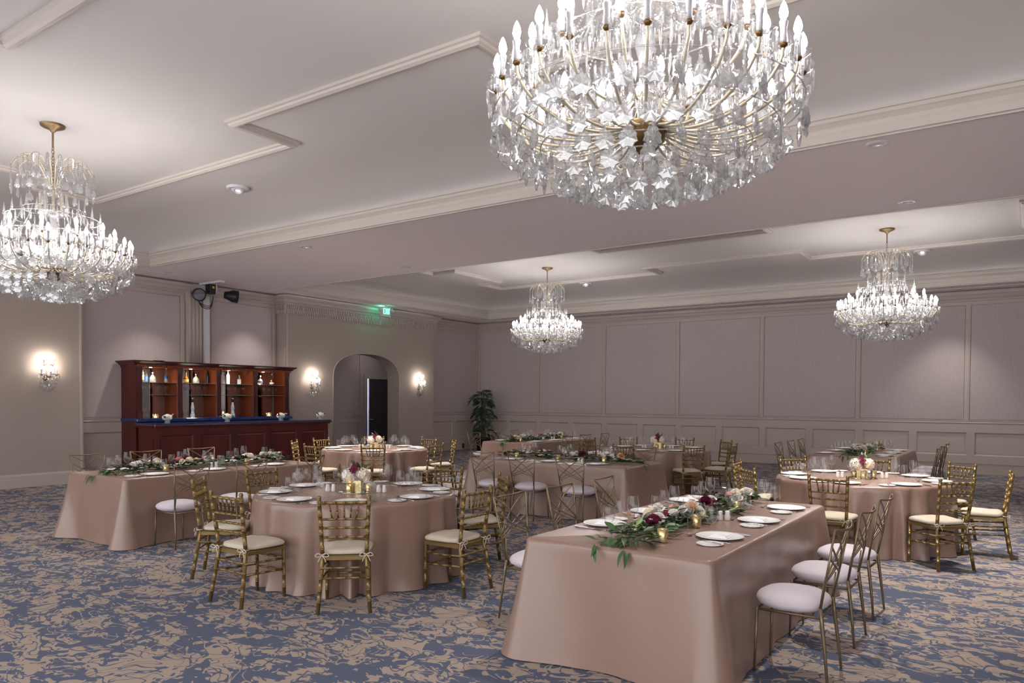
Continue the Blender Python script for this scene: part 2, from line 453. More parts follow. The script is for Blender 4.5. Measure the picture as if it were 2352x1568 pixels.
# ---- mouldings that run round the room (interior on the right of travel)
ROOM = [(PX, YN), (PX, Y1), (AX, Y1), (AX, Y2), (PX, Y2), (PX, Y3), (AX, Y3), (AX, BY), (XR, BY)]
crown = [(0, 3.95), (.018, 3.95), (.018, 4.02), (.03, 4.03), (.05, 4.03), (.05, 4.055), (.06, 4.065), (.085, 4.085), (.10, 4.10), (.125, 4.145), (.15, 4.16), (.15, 4.17), (.17, 4.175), (.17, 4.225), (0, 4.225)]
struct(MB().sweep(crown, ROOM).build('trim_1', 'trim_paint', smooth=False))
base = [(0, 0), (.024, 0), (.024, .215), (.014, .245), (0, .25)]
struct(MB().sweep(base, [(PX, YN), (PX, Y1), (AX, Y1), (AX, Y2)]).build('baseboard_left', 'trim_paint', smooth=False))
struct(MB().sweep(base, [(AX, Y2), (PX, Y2), (PX, AY0)]).build('baseboard_pier', 'trim_paint', smooth=False))
struct(MB().sweep(base, [(PX, AY1), (PX, Y3), (AX, Y3), (AX, BY), (XR, BY)]).build('baseboard_back', 'trim_paint', smooth=False))
rail = [(0, 1.155), (.02, 1.16), (.034, 1.175), (.042, 1.19), (.034, 1.205), (.022, 1.21), (.022, 1.225), (.03, 1.232), (.03, 1.24), (0, 1.245)]
struct(MB().sweep(rail, [(AX, Y1), (AX, Y2)]).build('trim_2', 'trim_paint', smooth=False))
struct(MB().sweep(rail, [(AX, Y3), (AX, BY), (XR, BY)]).build('trim_3', 'trim_paint', smooth=False))

# dentil band across the arched pier
d = MB()
d.box(PX, PX+.02, Y2-.02, Y3+.02, 3.79, 3.95)
for row, (za, zb, pr) in enumerate(((3.795, 3.895, .06), (3.905, 4.015, .085))):
    y = Y2-.05
    while y < Y3+.05:
        d.box(PX-.0, PX+pr, y, y+.036, za, zb); y += .06
    x = PX-.03
    while x > AX-.01:
        d.box(x-.036, x, Y2-pr, Y2, za, zb); x -= .06
stuff(d.build('dentil_band', 'trim_paint', wall_left, False))
MB().box(PX, PX+.055, Y2-.05, Y3+.05, 3.895, 3.905).build('dentil_fillet', 'trim_paint', wall_left, False)

# ---- wainscot and upper panels
def panel_mesh(w, h, rec=.035, bev=.045, m='trim_paint'):
    """recessed panel with a bevelled surround, lying in the x-z plane, opening facing -y"""
    v = [(0, 0, 0), (w, 0, 0), (w, 0, h), (0, 0, h)]
    def ins(i, y): return [(i, y, i), (w-i, y, i), (w-i, y, h-i), (i, y, h-i)]
    v += ins(.008, .006) + ins(.012, .016) + ins(bev*.7, rec) + ins(bev, rec-.006) + ins(bev+.004, rec-.006)
    f = []
    for k in range(5):
        for i in range(4):
            j = (i+1) % 4; f.append((k*4+i, k*4+j, (k+1)*4+j, (k+1)*4+i))
    f.append((20, 21, 22, 23))
    return MB().add(v, f).mesh('wainscot_panel', m, False)
PROUD = .04
def wainscot(wall, along, start, panels, fixed, end):
    """along 'x' for the back wall (facing -y) or 'y' for the left wall (facing +x)"""
    r = MB(); z0, z1 = .43, .965
    def slab(a, b, za, zb):
        if along == 'x': r.box(a, b, fixed-PROUD, fixed, za, zb)
        else: r.box(fixed, fixed+PROUD, a, b, za, zb)
    slab(start, end, .24, z0); slab(start, end, z1, 1.16)
    edge = start
    for a, b in panels:
        slab(edge, a, z0, z1); edge = b
    slab(edge, end, z0, z1)
    r.build('wainscot_frame', 'trim_paint', wall, False)
    cache = {}
    for a, b in panels:
        k = round(b-a, 2)
        if k not in cache: cache[k] = panel_mesh(b-a, z1-z0)
        if along == 'x': obj('wainscot_panel', cache[k], wall, (a, fixed-PROUD, z0))
        else: obj('wainscot_panel', cache[k], wall, (fixed+PROUD, a, z0), (0, 0, PI/2))
bp = [(-15.45, -14.40), (-14.25, -13.18)]
x = -13.02
while x < XR-1.1:
    bp.append((x, x+1.045)); x += 1.2
wainscot(wall_back, 'x', AX, bp, BY, XR)
wainscot(wall_left, 'y', Y3, [(17.85, 18.98), (19.16, 20.22)], AX, BY)
wainscot(wall_left, 'y', Y1, [(7.32, 8.4), (8.56, 9.4), (10.2, 11.2), (11.35, 11.9)], AX, Y2)
# upper cloth panels with battens
def upper(wall, along, marks, fixed):
    for i in range(len(marks)-1):
        a, b = marks[i]+.055, marks[i+1]-.055
        m = MB()
        v = [(0, 0, 0), (b-a, 0, 0), (b-a, 0, 2.68), (0, 0, 2.68)]
        q = .012
        v += [(q, -.014, q), (b-a-q, -.014, q), (b-a-q, -.014, 2.68-q), (q, -.014, 2.68-q)]
        m.add(v, [(0, 1, 5, 4), (1, 2, 6, 5), (2, 3, 7, 6), (3, 0, 4, 7), (4, 5, 6, 7)])
        me = m.mesh('cloth_panel', 'wall_cloth', False)
        if along == 'x': obj('cloth_panel', me, wall, (a, fixed, 1.26))
        else: obj('cloth_panel', me, wall, (fixed, a, 1.26), (0, 0, PI/2))
    for c in marks:
        m = MB()
        if along == 'x': m.box(c-.05, c+.05, fixed-.028, fixed, 1.24, 3.955); m.box(c-.022, c+.022, fixed-.036, fixed, 1.24, 3.955)
        else: m.box(fixed, fixed+.028, c-.05, c+.05, 1.24, 3.955); m.box(fixed, fixed+.036, c-.022, c+.022, 1.24, 3.955)
        m.build('batten', 'trim_paint', wall, False)
upper(wall_back, 'x', [-15.55, -13.13, -10.72, -8.34, -5.94, -3.54, -1.19, 1.2, 3.6, 6.0], BY)
upper(wall_left, 'y', [17.73, 20.31], AX)
upper(wall_left, 'y', [7.25, 9.48], AX); upper(wall_left, 'y', [10.12, 11.93], AX)
# fluted pilaster
m = MB(); m.box(AX, AX+.09, 9.55, 10.06, 2.47, 4.22)
m.build('pilaster', 'trim_paint', wall_left, False)
for k in range(5):
    yc = 9.61+k*.09; t = MB(); t.tube([(AX+.09, yc, 2.47), (AX+.09, yc, 4.2)], .03, 8); t.build('flute', 'trim_paint', wall_left)

# ---- soffit and coffers
CX0, CX1 = -14.33, 2.6
COF = [(.18, 8.02), (11.40, 19.22)]
m = MB()
def rect(mb, x0, x1, y0, y1, z, up=False):
    mb.add([(x0, y0, z), (x1, y0, z), (x1, y1, z), (x0, y1, z)], [(0, 3, 2, 1)])
rect(m, AX-.2, XR, YN, COF[0][0], SOF); rect(m, AX-.2, XR, COF[0][1], COF[1][0], SOF); rect(m, AX-.2, XR, COF[1][1], BY+.2, SOF)
for a, b in COF: rect(m, AX-.2, CX0, a, b, SOF); rect(m, CX1, XR, a, b, SOF)
rect(m, AX-.2, XR, YN, BY+.2, 5.3)
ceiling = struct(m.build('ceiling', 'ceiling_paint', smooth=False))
# thin track line in the soffit beside the walls
t = MB(); t.box(-14.90, -14.86, 7.6, 9.0, SOF-.012, SOF); struct(t.build('trim_8', 'coffer_trim', smooth=False))
t = MB(); t.box(-14.90, -14.86, 11.7, 19.8, SOF-.012, SOF); t.box(-14.90, XR, 19.76, 19.8, SOF-.012, SOF); struct(t.build('trim_9', 'coffer_trim', smooth=False))
crown_c = [(-.05, SOF), (-.05, SOF-.012), (-.02, SOF-.012), (-.02, SOF+.01), (.0, SOF+.01), (.0, SOF+.045), (-.015, SOF+.05), (-.015, SOF+.085), (-.03, SOF+.09), (-.035, SOF+.12), (-.02, SOF+.155), (.015, SOF+.19), (.03, SOF+.20), (.03, SOF+.235), (.05, SOF+.24), (.05, SOF+.262), (-.06, SOF+.262)]
cove = []
for i in range(17):
    t_ = PI/2*i/16
    cove.append((-.06+1.15*(1-math.cos(t_)), SOF+.262+(CEIL-SOF-.262)*math.sin(t_)))
n_tr = 4
for ci, (a, b) in enumerate(COF):
    # travel so that the coffer's inside is on the right
    path = [(CX0, a), (CX0, b), (CX1, b), (CX1, a)]
    struct(MB().sweep(crown_c, path, True).build('trim_%d' % (10+ci), 'coffer_trim', smooth=False))
    mb = MB(); mb.sweep(cove, path, True)
    off = 1.05
    o = len(mb.v)
    mb.add([(CX0+off, a+off, CEIL), (CX1-off, a+off, CEIL), (CX1-off, b-off, CEIL), (CX0+off, b-off, CEIL)], [(0, 3, 2, 1)])
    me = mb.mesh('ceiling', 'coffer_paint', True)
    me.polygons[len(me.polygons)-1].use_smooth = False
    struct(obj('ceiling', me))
    yc = (a+b)/2
    A, B_ = (2.03, 1.13) if ci else (2.0, 1.17)
    xs = [-12.45, -7.6, -3.9, .55]
    pts = [(-12.45, yc+.95), (-12.45, yc+A), (-7.6, yc+A), (-7.6, yc+B_), (-4.05, yc+B_), (-4.05, yc+A), (.6, yc+A), (.6, yc+.95), (-.1, yc+.95),
           (-.1, yc-.95), (.6, yc-.95), (.6, yc-A), (-4.05, yc-A), (-4.05, yc-B_), (-7.6, yc-B_), (-7.6, yc-A), (-12.45, yc-A), (-12.45, yc-.95), (-11.75, yc-.95), (-11.75, yc+.95)]
    prof = [(.08, CEIL), (.08, CEIL-.03), (.055, CEIL-.035), (.045, CEIL-.055), (.01, CEIL-.07), (-.03, CEIL-.06), (-.05, CEIL-.035), (-.07, CEIL-.03), (-.07, CEIL)]
    struct(MB().sweep(prof, pts, True).build('trim_%d' % (12+ci), 'coffer_trim', smooth=False))

# ---- recessed lamps and round grilles
def downlight(x, y, z, label):
    t = thing('downlight', label, 'ceiling light', (x, y, z), 0, 'recessed ceiling lights')
    MB().lathe([(.062, -.002), (.066, -.012), (.10, -.010), (.112, 0)], 24).build('trim_ring', 'white_metal', t)
    MB().lathe([(.062, -.002), (.055, .03), (.04, .055)], 16).build('reflector', 'chrome', t)
    MB().lathe([(.0005, .05), (.04, .055)], 12).build('lamp', 'downlight', t)
    l = bpy.data.lights.new('downlight_beam', 'SPOT'); l.energy = DOWNLIGHT_W*(.3 if x < -14 or y > 19 else 1); l.spot_size = 1.5; l.spot_blend = .8; l.shadow_soft_size = .05; l.color = (1, .93, .86)
    lo = bpy.data.objects.new('downlight_beam', l); lo.parent = t; lo.location = (0, 0, -.02); COL.objects.link(lo)
for x, y, lab in ((-14.65, 8.6, 'small recessed ceiling light at the left end of the near soffit edge'),
                  (-10.2, 8.46, 'recessed ceiling light on the soffit beam beside the near coffer, left of centre'),
                  (-10.1, 10.82, 'recessed ceiling light on the soffit beam beside the far coffer, left of centre'),
                  (-1.3, 8.29, 'largest recessed ceiling light with striped reflector, right of the big chandelier'),
                  (-1.34, 10.9, 'recessed ceiling light near the right end of the far coffer edge'),
                  (-14.78, 11.1, 'faint recessed ceiling light above the arched pier'),
                  (-1.55, 19.45, 'tiny recessed ceiling light above the back wall crown at right')):
    downlight(x, y, SOF, lab)
def eyeball(x, y, aim, lab):
    t = thing('ceiling_spotlight', lab, 'ceiling light', (x, y, CEIL-.02), 0, 'round ceiling spotlights')
    MB().lathe([(.17, 0.02), (.17, -.012), (.14, -.022), (.10, -.014)], 24).build('rim', 'white_metal', t)
    d = (Vector(aim)-Vector((x, y, CEIL-.02))).normalized()
    q = (-d).to_track_quat('Z', 'Y').to_euler()
    e = MB().lathe([(.10, .0), (.098, -.02), (.08, -.045), (.055, -.058), (.05, -.05), (.035, -.03)], 24).build('eyeball', 'white_metal', t, rot=q)
    MB().lathe([(.036, -.032), (.0005, -.03)], 16).build('lamp', 'downlight', e)
    l = bpy.data.lights.new('spot_beam', 'SPOT'); l.energy = EYEBALL_W; l.spot_size = .95; l.spot_blend = .9; l.shadow_soft_size = .06; l.color = (1, .95, .9)
    lo = bpy.data.objects.new('spot_beam', l); lo.parent = t; lo.location = tuple(d*.075); lo.rotation_euler = q; COL.objects.link(lo)
eyeball(-9.9, 6.93, (-8.9, 5.7, .77), 'round white eyeball spotlight on the near coffer slope')
eyeball(-9.98, 17.85, (-9.1, 14.3, .77), 'round eyeball spotlight above the centre chandelier')
eyeball(-1.9, 17.9, (-2.4, 14.6, .77), 'round eyeball spotlight beside the far right chandelier')
eyeball(-1.9, 6.93, (-2.1, 5.5, .77), 'added round eyeball spotlight behind the right edge of the huge chandelier')  # assumed by symmetry, added to brighten the front table top
# ================================================================== chandeliers
def prism_mesh(L=.11, r=.009, name='prism', m='crystal'):
    b = MB(); b.octa(0, 0, -.012, .008)
    n = 6; prof = [(.0025, -.022), (r, -.034), (r*.85, -L*.7), (.0008, -L)]
    b.lathe(prof, n); return b.mesh(name, m, False)
def pendant_mesh(L=.13, w=.036, name='pendant', m='crystal'):
    """scalloped flat pear drop hanging from a bead"""
    b = MB(); b.octa(0, 0, -.013, .011)
    n = 18; ring = []
    for i in range(n):
        a = 2*PI*i/n
        rr = 1+.10*math.cos(a*9)
        x = math.sin(a)*w*rr*(1-.35*math.cos(a)); z = -L+.052+math.cos(a)*.052*rr+ (.016 if i == 0 else 0)
        ring.append((x, z))
    v = [(x, .005, z) for x, z in ring]+[(x, -.005, z) for x, z in ring]+[(0, .014, -L+.046), (0, -.014, -L+.046)]
    f = []
    for i in range(n):
        j = (i+1) % n
        f += [(i, j, n+j, n+i), (j, i, 2*n), (n+i, n+j, 2*n+1)]
    b.add(v, f); return b.mesh(name, m, False)
def beads(b, pts, step=.02, r=.0085):
    pts = [Vector(p) for p in pts]; acc = 0
    for i in range(len(pts)-1):
        d = pts[i+1]-pts[i]; l = d.length; s = acc
        while s < l:
            q = pts[i]+d*(s/l); b.octa(q.x, q.y, q.z, r); s += step
        acc = s-l
def bulb_mesh(m='bulb', s=1.0):
    return MB().lathe([(.010*s, 0), (.019*s, .016*s), (.0215*s, .030*s), (.0165*s, .055*s), (.007*s, .078*s), (.0004, .088*s)], 8).mesh('bulb', m)
PRISM = prism_mesh(); PRISM_S = prism_mesh(.08, .008); PEND = pendant_mesh(); PEND_L = pendant_mesh(.155, .044); PEND_S = pendant_mesh(.10, .028)
BULB_ME = bulb_mesh()
SLEEVE = MB().lathe([(.0145, 0), (.015, .075), (.018, .082), (.020, .10), (.0135, .112)], 10).mesh('candle_sleeve', 'candle_sleeve')
def scallop(R, z0, n=24, deep=.03):
    b = MB(); v = []; f = []
    for k, (rr, zz) in enumerate(((.014, 0), (.45, -.006), (.8, .004), (1, .02))):
        for i in range(n):
            a = 2*PI*i/n; q = rr if k == 0 else R*rr*(1+(.06*math.cos(a*8) if k == 3 else 0))
            v.append((q*math.cos(a), q*math.sin(a), z0+zz+(.006*math.cos(a*8) if k == 3 else 0)))
    for k in range(3):
        for i in range(n):
            j = (i+1) % n; f.append((k*n+i, k*n+j, (k+1)*n+j, (k+1)*n+i))
    b.add(v, f); return b.mesh('bobeche', 'bobeche_glass')
BOBECHE = scallop(.068, 0)
CUP = MB().lathe([(.004, -.03), (.012, -.02), (.020, -.012), (.020, -.004), (.010, 0)], 10).mesh('candle_cup', 'brass_dark')
SPIKE = MB().lathe([(.018, 0), (.02, .012), (.008, .02), (.014, .035), (.009, .07), (.0006, .14)], 6).mesh('spike', 'crystal', False)

def chandelier(label):
    t = thing('chandelier', label, 'chandelier', (0, 0, 0), 0, 'crystal chandeliers')
    MB().lathe([(.0005, -.09), (.02, -.085), (.03, -.07), (.05, -.05), (.10, -.035), (.125, -.02), (.13, 0)], 28).build('canopy', 'brass', t)
    MB().lathe([(.011, -.26), (.011, -.085)], 10).build('stem_rod', 'brass', t)
    ring = [(.014*math.cos(a), 0, .024*math.sin(a)) for a in [2*PI*i/12 for i in range(12)]]
    link = MB().tube(ring, .0038, 5, closed=True).mesh('chain_link', 'brass')
    for i in range(19): obj('chain_link', link, t, (0, 0, -.275-i*.038), (0, 0, (i % 2)*PI/2))
    # plume crown
    arc = MB().tube(bez([(.06, 0, -.72), (.09, 0, -.58), (.17, 0, -.45), (.27, 0, -.41), (.36, 0, -.45), (.41, 0, -.54)], 4), .006, 6).mesh('plume_arm', 'arm_glass')
    stb = MB(); beads(stb, [(0, 0, 0), (0, 0, -.17)], .022, .0105); strand = stb.mesh('bead_strand', 'crystal', False)
    for i in range(16):
        a = 2*PI*i/16
        p = obj('plume_arm', arc, t, (0, 0, 0), (0, 0, a))
        for r, z, s in ((.41, -.54, PEND), (.34, -.44, PEND_S), (.25, -.42, PEND_S)):
            obj('bead_strand', strand, p, (r, 0, z))
            obj('pendant', s, p, (r, 0, z-.17), (0, 0, PI/2+random.uniform(-.5, .5)))
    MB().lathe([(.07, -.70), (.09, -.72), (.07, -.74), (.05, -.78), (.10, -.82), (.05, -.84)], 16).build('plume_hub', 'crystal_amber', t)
    tubeme = MB().lathe([(.016, 0), (.02, -.01), (.015, -.03), (.017, -.20), (.024, -.225), (.02, -.24)], 8).mesh('glass_tube', 'crystal_amber')
    for i in range(10):
        a = 2*PI*i/10; obj('glass_tube', tubeme, t, (.135*math.cos(a), .135*math.sin(a), -.80))
    MB().lathe([(.15, -1.03), (.165, -1.04), (.15, -1.05), (.03, -1.04)], 24).build('neck_ring', 'crystal_amber', t)
    # three stepped tiers of spikes and prisms
    def hoop(r, z, rr=.005, m='bobeche_glass', name='hoop'):
        n = 48
        MB().tube([(r*math.cos(2*PI*i/n), r*math.sin(2*PI*i/n), z) for i in range(n)], rr, 6, closed=True).build(name, m, t)
    hoop(.31, -1.0); hoop(.47, -1.10); hoop(.62, -1.32)
    for r, z, n, me in ((.31, -1.0, 10, SPIKE), (.47, -1.10, 10, SPIKE), (.72, -1.42, 12, SPIKE)):
        for i in range(n):
            a = 2*PI*(i+.5)/n; obj('spike', me, t, (r*math.cos(a), r*math.sin(a), z))
    fringe = MB()
    def hang(me, x, y, z, a):
        c, q = math.cos(a), math.sin(a)
        fringe.add([(x+v.co.x*c-v.co.y*q, y+v.co.x*q+v.co.y*c, z+v.co.z) for v in me.vertices], [tuple(p.vertices) for p in me.polygons])
    for r, z, n, me in ((.31, -1.0, 26, PRISM), (.47, -1.10, 34, PRISM), (.62, -1.34, 44, PRISM), (.40, -1.27, 30, PRISM), (.5, -1.48, 34, PRISM), (.28, -1.42, 20, PRISM),
                        (.70, -1.50, 44, PRISM), (.62, -1.60, 36, PEND_S), (.46, -1.62, 30, PEND_S), (.33, -1.60, 22, PEND_S), (.74, -1.40, 36, PRISM), (.2, -1.2, 16, PRISM)):
        for i in range(n):
            a = 2*PI*(i+random.uniform(-.2, .2))/n; hang(me, r*math.cos(a), r*math.sin(a), z+random.uniform(-.02, .02), a+random.uniform(-.5, .5))
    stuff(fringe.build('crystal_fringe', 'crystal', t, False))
    # centre column
    MB().lathe([(.03, -1.04), (.05, -1.08), (.03, -1.14), (.06, -1.22), (.035, -1.30), (.03, -1.42), (.065, -1.50), (.04, -1.58), (.03, -1.66)], 14).build('column', 'crystal', t)
    # candle arms
    def arms(n, path, r, z, phase, prisms, drop, swag):
        me = MB().tube(path, .0085, 6).mesh('candle_arm', 'arm_glass')
        me2 = MB().tube([(p[0], p[1]+.0, p[2]+.009) for p in [tuple(q) for q in path]], .0035, 4).mesh('arm_wire', 'brass_dark')
        for i in range(n):
            a = 2*PI*(i+phase)/n
            p = obj('candle_arm', me, t, (0, 0, 0), (0, 0, a))
            obj('arm_wire', me2, p)
            obj('candle_cup', CUP, p, (r, 0, z)); obj('bobeche', BOBECHE, p, (r, 0, z))
            obj('candle_sleeve', SLEEVE, p, (r, 0, z)); obj('bulb', BULB_ME, p, (r, 0, z+.112))
            for k in range(prisms):
                b_ = 2*PI*(k+.5)/prisms; obj('prism', PRISM_S if k % 2 else PRISM, p, (r+.06*math.cos(b_), .06*math.sin(b_), z+.012), (0, 0, b_))
            if drop: obj('pendant', PEND, p, (r-.09, 0, z-.11), (0, 0, PI/2+random.uniform(-.6, .6)))
            if swag: obj('bead_swag', swag, p)
    def sag(p0, p1, dip, n=10):
        out = []
        for i in range(n+1):
            u = i/n; q = Vector(p0).lerp(Vector(p1), u); q.z -= dip*4*u*(1-u); out.append(q)
        return out
    s1 = MB(); beads(s1, sag((.30, 0, -1.0), (.60, .02, -1.34), .10)); s1 = s1.mesh('bead_swag', 'crystal', False)
    s2 = MB(); beads(s2, sag((.60, 0, -1.34), (.80, .03, -1.50), .07)); s2 = s2.mesh('bead_swag', 'crystal', False)
    up_arm = bez([(.04, 0, -1.50), (.2, 0, -1.60), (.42, 0, -1.58), (.57, 0, -1.48), (.62, 0, -1.38)], 5)
    lo_arm = bez([(.10, 0, -1.70), (.30, 0, -1.76), (.52, 0, -1.75), (.70, 0, -1.67), (.78, 0, -1.58), (.795, 0, -1.52)], 5)
    in_arm = bez([(.05, 0, -1.70), (.15, 0, -1.74), (.22, 0, -1.68), (.235, 0, -1.61)], 4)
    arms(12, up_arm, .62, -1.36, .5, 6, True, s1)
    arms(28, lo_arm, .795, -1.50, 0, 6, True, s2)
    arms(6, in_arm, .235, -1.59, .25, 5, False, None)
    # bowl
    MB().lathe([(.125, -1.68), (.13, -1.69), (.122, -1.71), (.11, -1.76), (.075, -1.80), (.03, -1.825), (.0005, -1.83)], 24).build('bowl', 'brass_dark', t)
    MB().lathe([(.128, -1.672), (.136, -1.68), (.128, -1.692)], 24).build('bowl_rim', 'brass', t)
    # lower rings of pendants
    for r, z, n, me in ((.815, -1.62, 46, PEND_L), (.69, -1.735, 40, PEND_L), (.56, -1.80, 30, PEND_L), (.43, -1.85, 24, PEND_L), (.30, -1.885, 18, PEND_L), (.16, -1.90, 9, PEND_L)):
        hoop(r, z, .004)
        for i in range(n):
            a = 2*PI*(i+random.uniform(-.25, .25))/n
            obj('pendant', me, t, (r*math.cos(a), r*math.sin(a), z-random.uniform(0, .03)), (random.uniform(-.06, .06), 0, a+PI/2+random.uniform(-.8, .8)))
    st2 = MB(); beads(st2, [(0, 0, 0), (0, 0, -.12)], .022, .009); st2 = st2.mesh('bead_strand', 'crystal', False)
    for i in range(16):
        a = 2*PI*(i+.5)/16; obj('bead_strand', st2, t, (.34*math.cos(a), .34*math.sin(a), -1.74))
    for i in range(8):
        a = 2*PI*i/8; obj('bead_strand', st2, t, (.135*math.cos(a), .135*math.sin(a), -1.70))
    return t
ch0 = chandelier('huge crystal chandelier nearest the camera, its top cut off by the frame')
index_children()
ch0.location = (-1.785, 3.84, CEIL); ch0.scale = (1.03, 1.03, 1.0)
copy_tree(ch0, (-9.48, 4.14, CEIL), .2, 'crystal chandelier at the left edge, in front of the bar side wall')
copy_tree(ch0, (-9.63, 15.31, CEIL), .4, 'smallest crystal chandelier, hanging before the corner of the back wall')
copy_tree(ch0, (-2.21, 15.32, CEIL), .1, 'crystal chandelier at far right, in front of the back wall panels')

# ================================================================== wall sconces
def sconce(label):
    t = thing('wall_sconce', label, 'sconce', (0, 0, 0), 0, 'crystal wall sconces')
    MB().lathe([(.0005, .028), (.03, .024), (.05, .012), (.055, 0)], 16).build('back_plate', 'brass_dark', t, rot=(0, PI/2, 0), loc=(0, 0, -.16))
    sb = bulb_mesh('sconce_bulb')
    MB().tube([(.02, 0, -.2), (.045, 0, -.1), (.04, 0, .1), (.05, 0, .18)], .008, 6).build('spine', 'crystal', t)
    for y, z, x in ((-.13, -.10, .14), (.13, -.10, .14), (0, -.14, .2), (-.08, .08, .12), (.08, .08, .12)):
        a = MB().tube(bez([(.02, 0, z-.06), (x*.6, y*.5, z-.09), (x, y, z-.04), (x, y, z)], 4), .006, 6).build('arm', 'arm_glass', t)
        obj('candle_cup', CUP, a, (x, y, z)); obj('bobeche', BOBECHE, a, (x, y, z), scale=.8)
        obj('candle_sleeve', SLEEVE, a, (x, y, z), scale=.9); obj('bulb', sb, a, (x, y, z+.1), scale=.9)
        for k in range(5):
            q = 2*PI*k/5; obj('prism', PRISM, a, (x+.05*math.cos(q), y+.05*math.sin(q), z+.01), (0, 0, q))
        obj('pendant', PEND_S, a, (x*.8, y, z-.09), (0, 0, PI/2))
    for k in range(5): obj('pendant', PEND, t, (.06+.02*(k % 2), -.1+.05*k, -.22-.03*(2-abs(k-2))), (0, 0, PI/2))
    return t
sc0 = sconce('crystal wall sconce left of the arched doorway')
index_children()
sc0.location = (PX+.005, 12.85, 2.13)
copy_tree(sc0, (PX+.005, 16.95, 2.16), 0, 'crystal wall sconce right of the arched doorway')
copy_tree(sc0, (PX+.005, 6.5, 2.20), 0, 'crystal wall sconce alone on the leftmost pier')
# ================================================================== chairs (facing +y, origin on the floor under the seat)
def node_tube(pts, r, nodes, n=8, bump=1.16):
    """straight bamboo-like turned bar between two points with paired rings"""
    p0, p1 = Vector(pts[0]), Vector(pts[1]); L = (p1-p0).length
    us = [0]; 
    for u in nodes:
        for d in (-.0075, -.007, -.004, -.0035, .0035, .004, .007, .0075): us.append(u+d/L)
    us.append(1); us = sorted(max(0, min(1, u)) for u in us)
    rs = []
    for u in us:
        k = 1.0
        for c in nodes:
            d = abs(u-c)*L
            if .0037 < d < .0072: k = bump
        rs.append(r*k)
    return [p0.lerp(p1, u) for u in us], rs
def bar(p0, p1, r, nodes=(.25, .5, .75), n=7):
    b = MB(); P, R = node_tube((p0, p1), r, nodes); b.tube(P, R, n); return b
def cushion_mesh():
    b = MB(); n = 28; lv = [(.0, .86), (.006, .98), (.02, 1.0), (.036, .97), (.046, .86), (.050, .5)]
    for z, s in lv:
        for i in range(n):
            a = 2*PI*i/n; c, q = math.cos(a), math.sin(a)
            x = math.copysign(abs(c)**.42, c)*.205*s; y = math.copysign(abs(q)**.42, q)*.20*s
            x *= 1+.06*(y/.2); b.v.append((x, y, z+(.004*math.sin(5*a) if z > .03 else 0)))
    for k in range(len(lv)-1):
        for i in range(n):
            j = (i+1) % n; b.f.append((k*n+i, k*n+j, (k+1)*n+j, (k+1)*n+i))
    b.f.append(tuple(range(n-1, -1, -1))); b.f.append(tuple((len(lv)-1)*n+i for i in range(n)))
    return b
def chiavari():
    t = thing('ballroom_chair', 'gold chair', 'chair', group='gold bamboo-style ballroom chairs')
    for s in (-1, 1):
        b = MB()
        P1, R1 = node_tube(((s*.20, -.265, 0), (s*.168, -.195, .43)), .0165, (.22, .42, .63))
        P2, R2 = node_tube(((s*.168, -.195, .43), (s*.190, -.255, .885)), .0165, (.16, .42, .58, .75, .93))
        b.tube(P1+P2[1:], R1+R2[1:], 9)
        p = b.build('back_post', 'gold_paint', t)
        MB().lathe([(.012, -.006), (.017, 0), (.014, .006), (.019, .018), (.018, .028), (.009, .036), (.0005, .038)], 10).build('finial', 'gold_paint', p, loc=(s*.190, -.256, .885))
        bar((s*.175, .185, 0), (s*.170, .18, .425), .015, (.2, .45, .7)).build('front_leg', 'gold_paint', t)
        for z in (.255, .345): bar((s*.186, -.235+.1*(z-.25), z), (s*.173, .182, z-.02), .0095).build('side_stretcher', 'gold_paint', t)
        k = MB()
        k.tube([(s*.17, -.212, .455), (s*.19, -.222, .455), (s*.19, -.18, .455), (s*.15, -.18, .455), (s*.15, -.222, .455), (s*.17, -.222, .455)], .005, 5)
        for q in (-1, 1):
            k.tube(bez([(s*.17, -.225, .452), (s*.17+q*.03, -.237, .470), (s*.17+q*.052, -.235, .45), (s*.17+q*.03, -.232, .44), (s*.17, -.226, .450)], 4), .004, 4)
            k.tube(bez([(s*.17, -.226, .450), (s*.17+q*.018, -.235, .43), (s*.17+q*.03, -.235, .40)], 4), .004, 4)
        k.build('cushion_tie', 'cushion', t)
    for z in (.27, .35): bar((-.178, -.222, z), (.178, -.222, z), .0095, (.2, .5, .8)).build('back_stretcher', 'gold_paint', t)
    for z in (.22, .33): bar((-.172, .182, z), (.172, .182, z), .0095, (.2, .5, .8)).build('front_stretcher', 'gold_paint', t)
    b = MB(); b.bbox(-.185, .185, -.195, .20, .405, .442, .01); b.build('seat_frame', 'gold_paint', t, False)
    cushion_mesh().build('cushion', 'cushion', t, loc=(0, .01, .443))
    def yb(z): return -.195-(z-.43)/.455*.06
    def xb(z): return .168+(z-.43)/.455*.022
    for z, nm, r in ((.865, 'top_rail', .0135), (.735, 'back_rail', .0105), (.665, 'back_rail', .0105), (.59, 'back_rail', .0105)):
        bar((-xb(z), yb(z), z), (xb(z), yb(z), z), r, (.08, .3, .5, .7, .92)).build(nm, 'gold_paint', t)
    for k in range(5):
        u = (k-2)/2
        bar((u*.092, yb(.737), .737), (u*.115, yb(.86), .86), .0075, (.3, .62), 6).build('spindle', 'gold_paint', t)
    return t
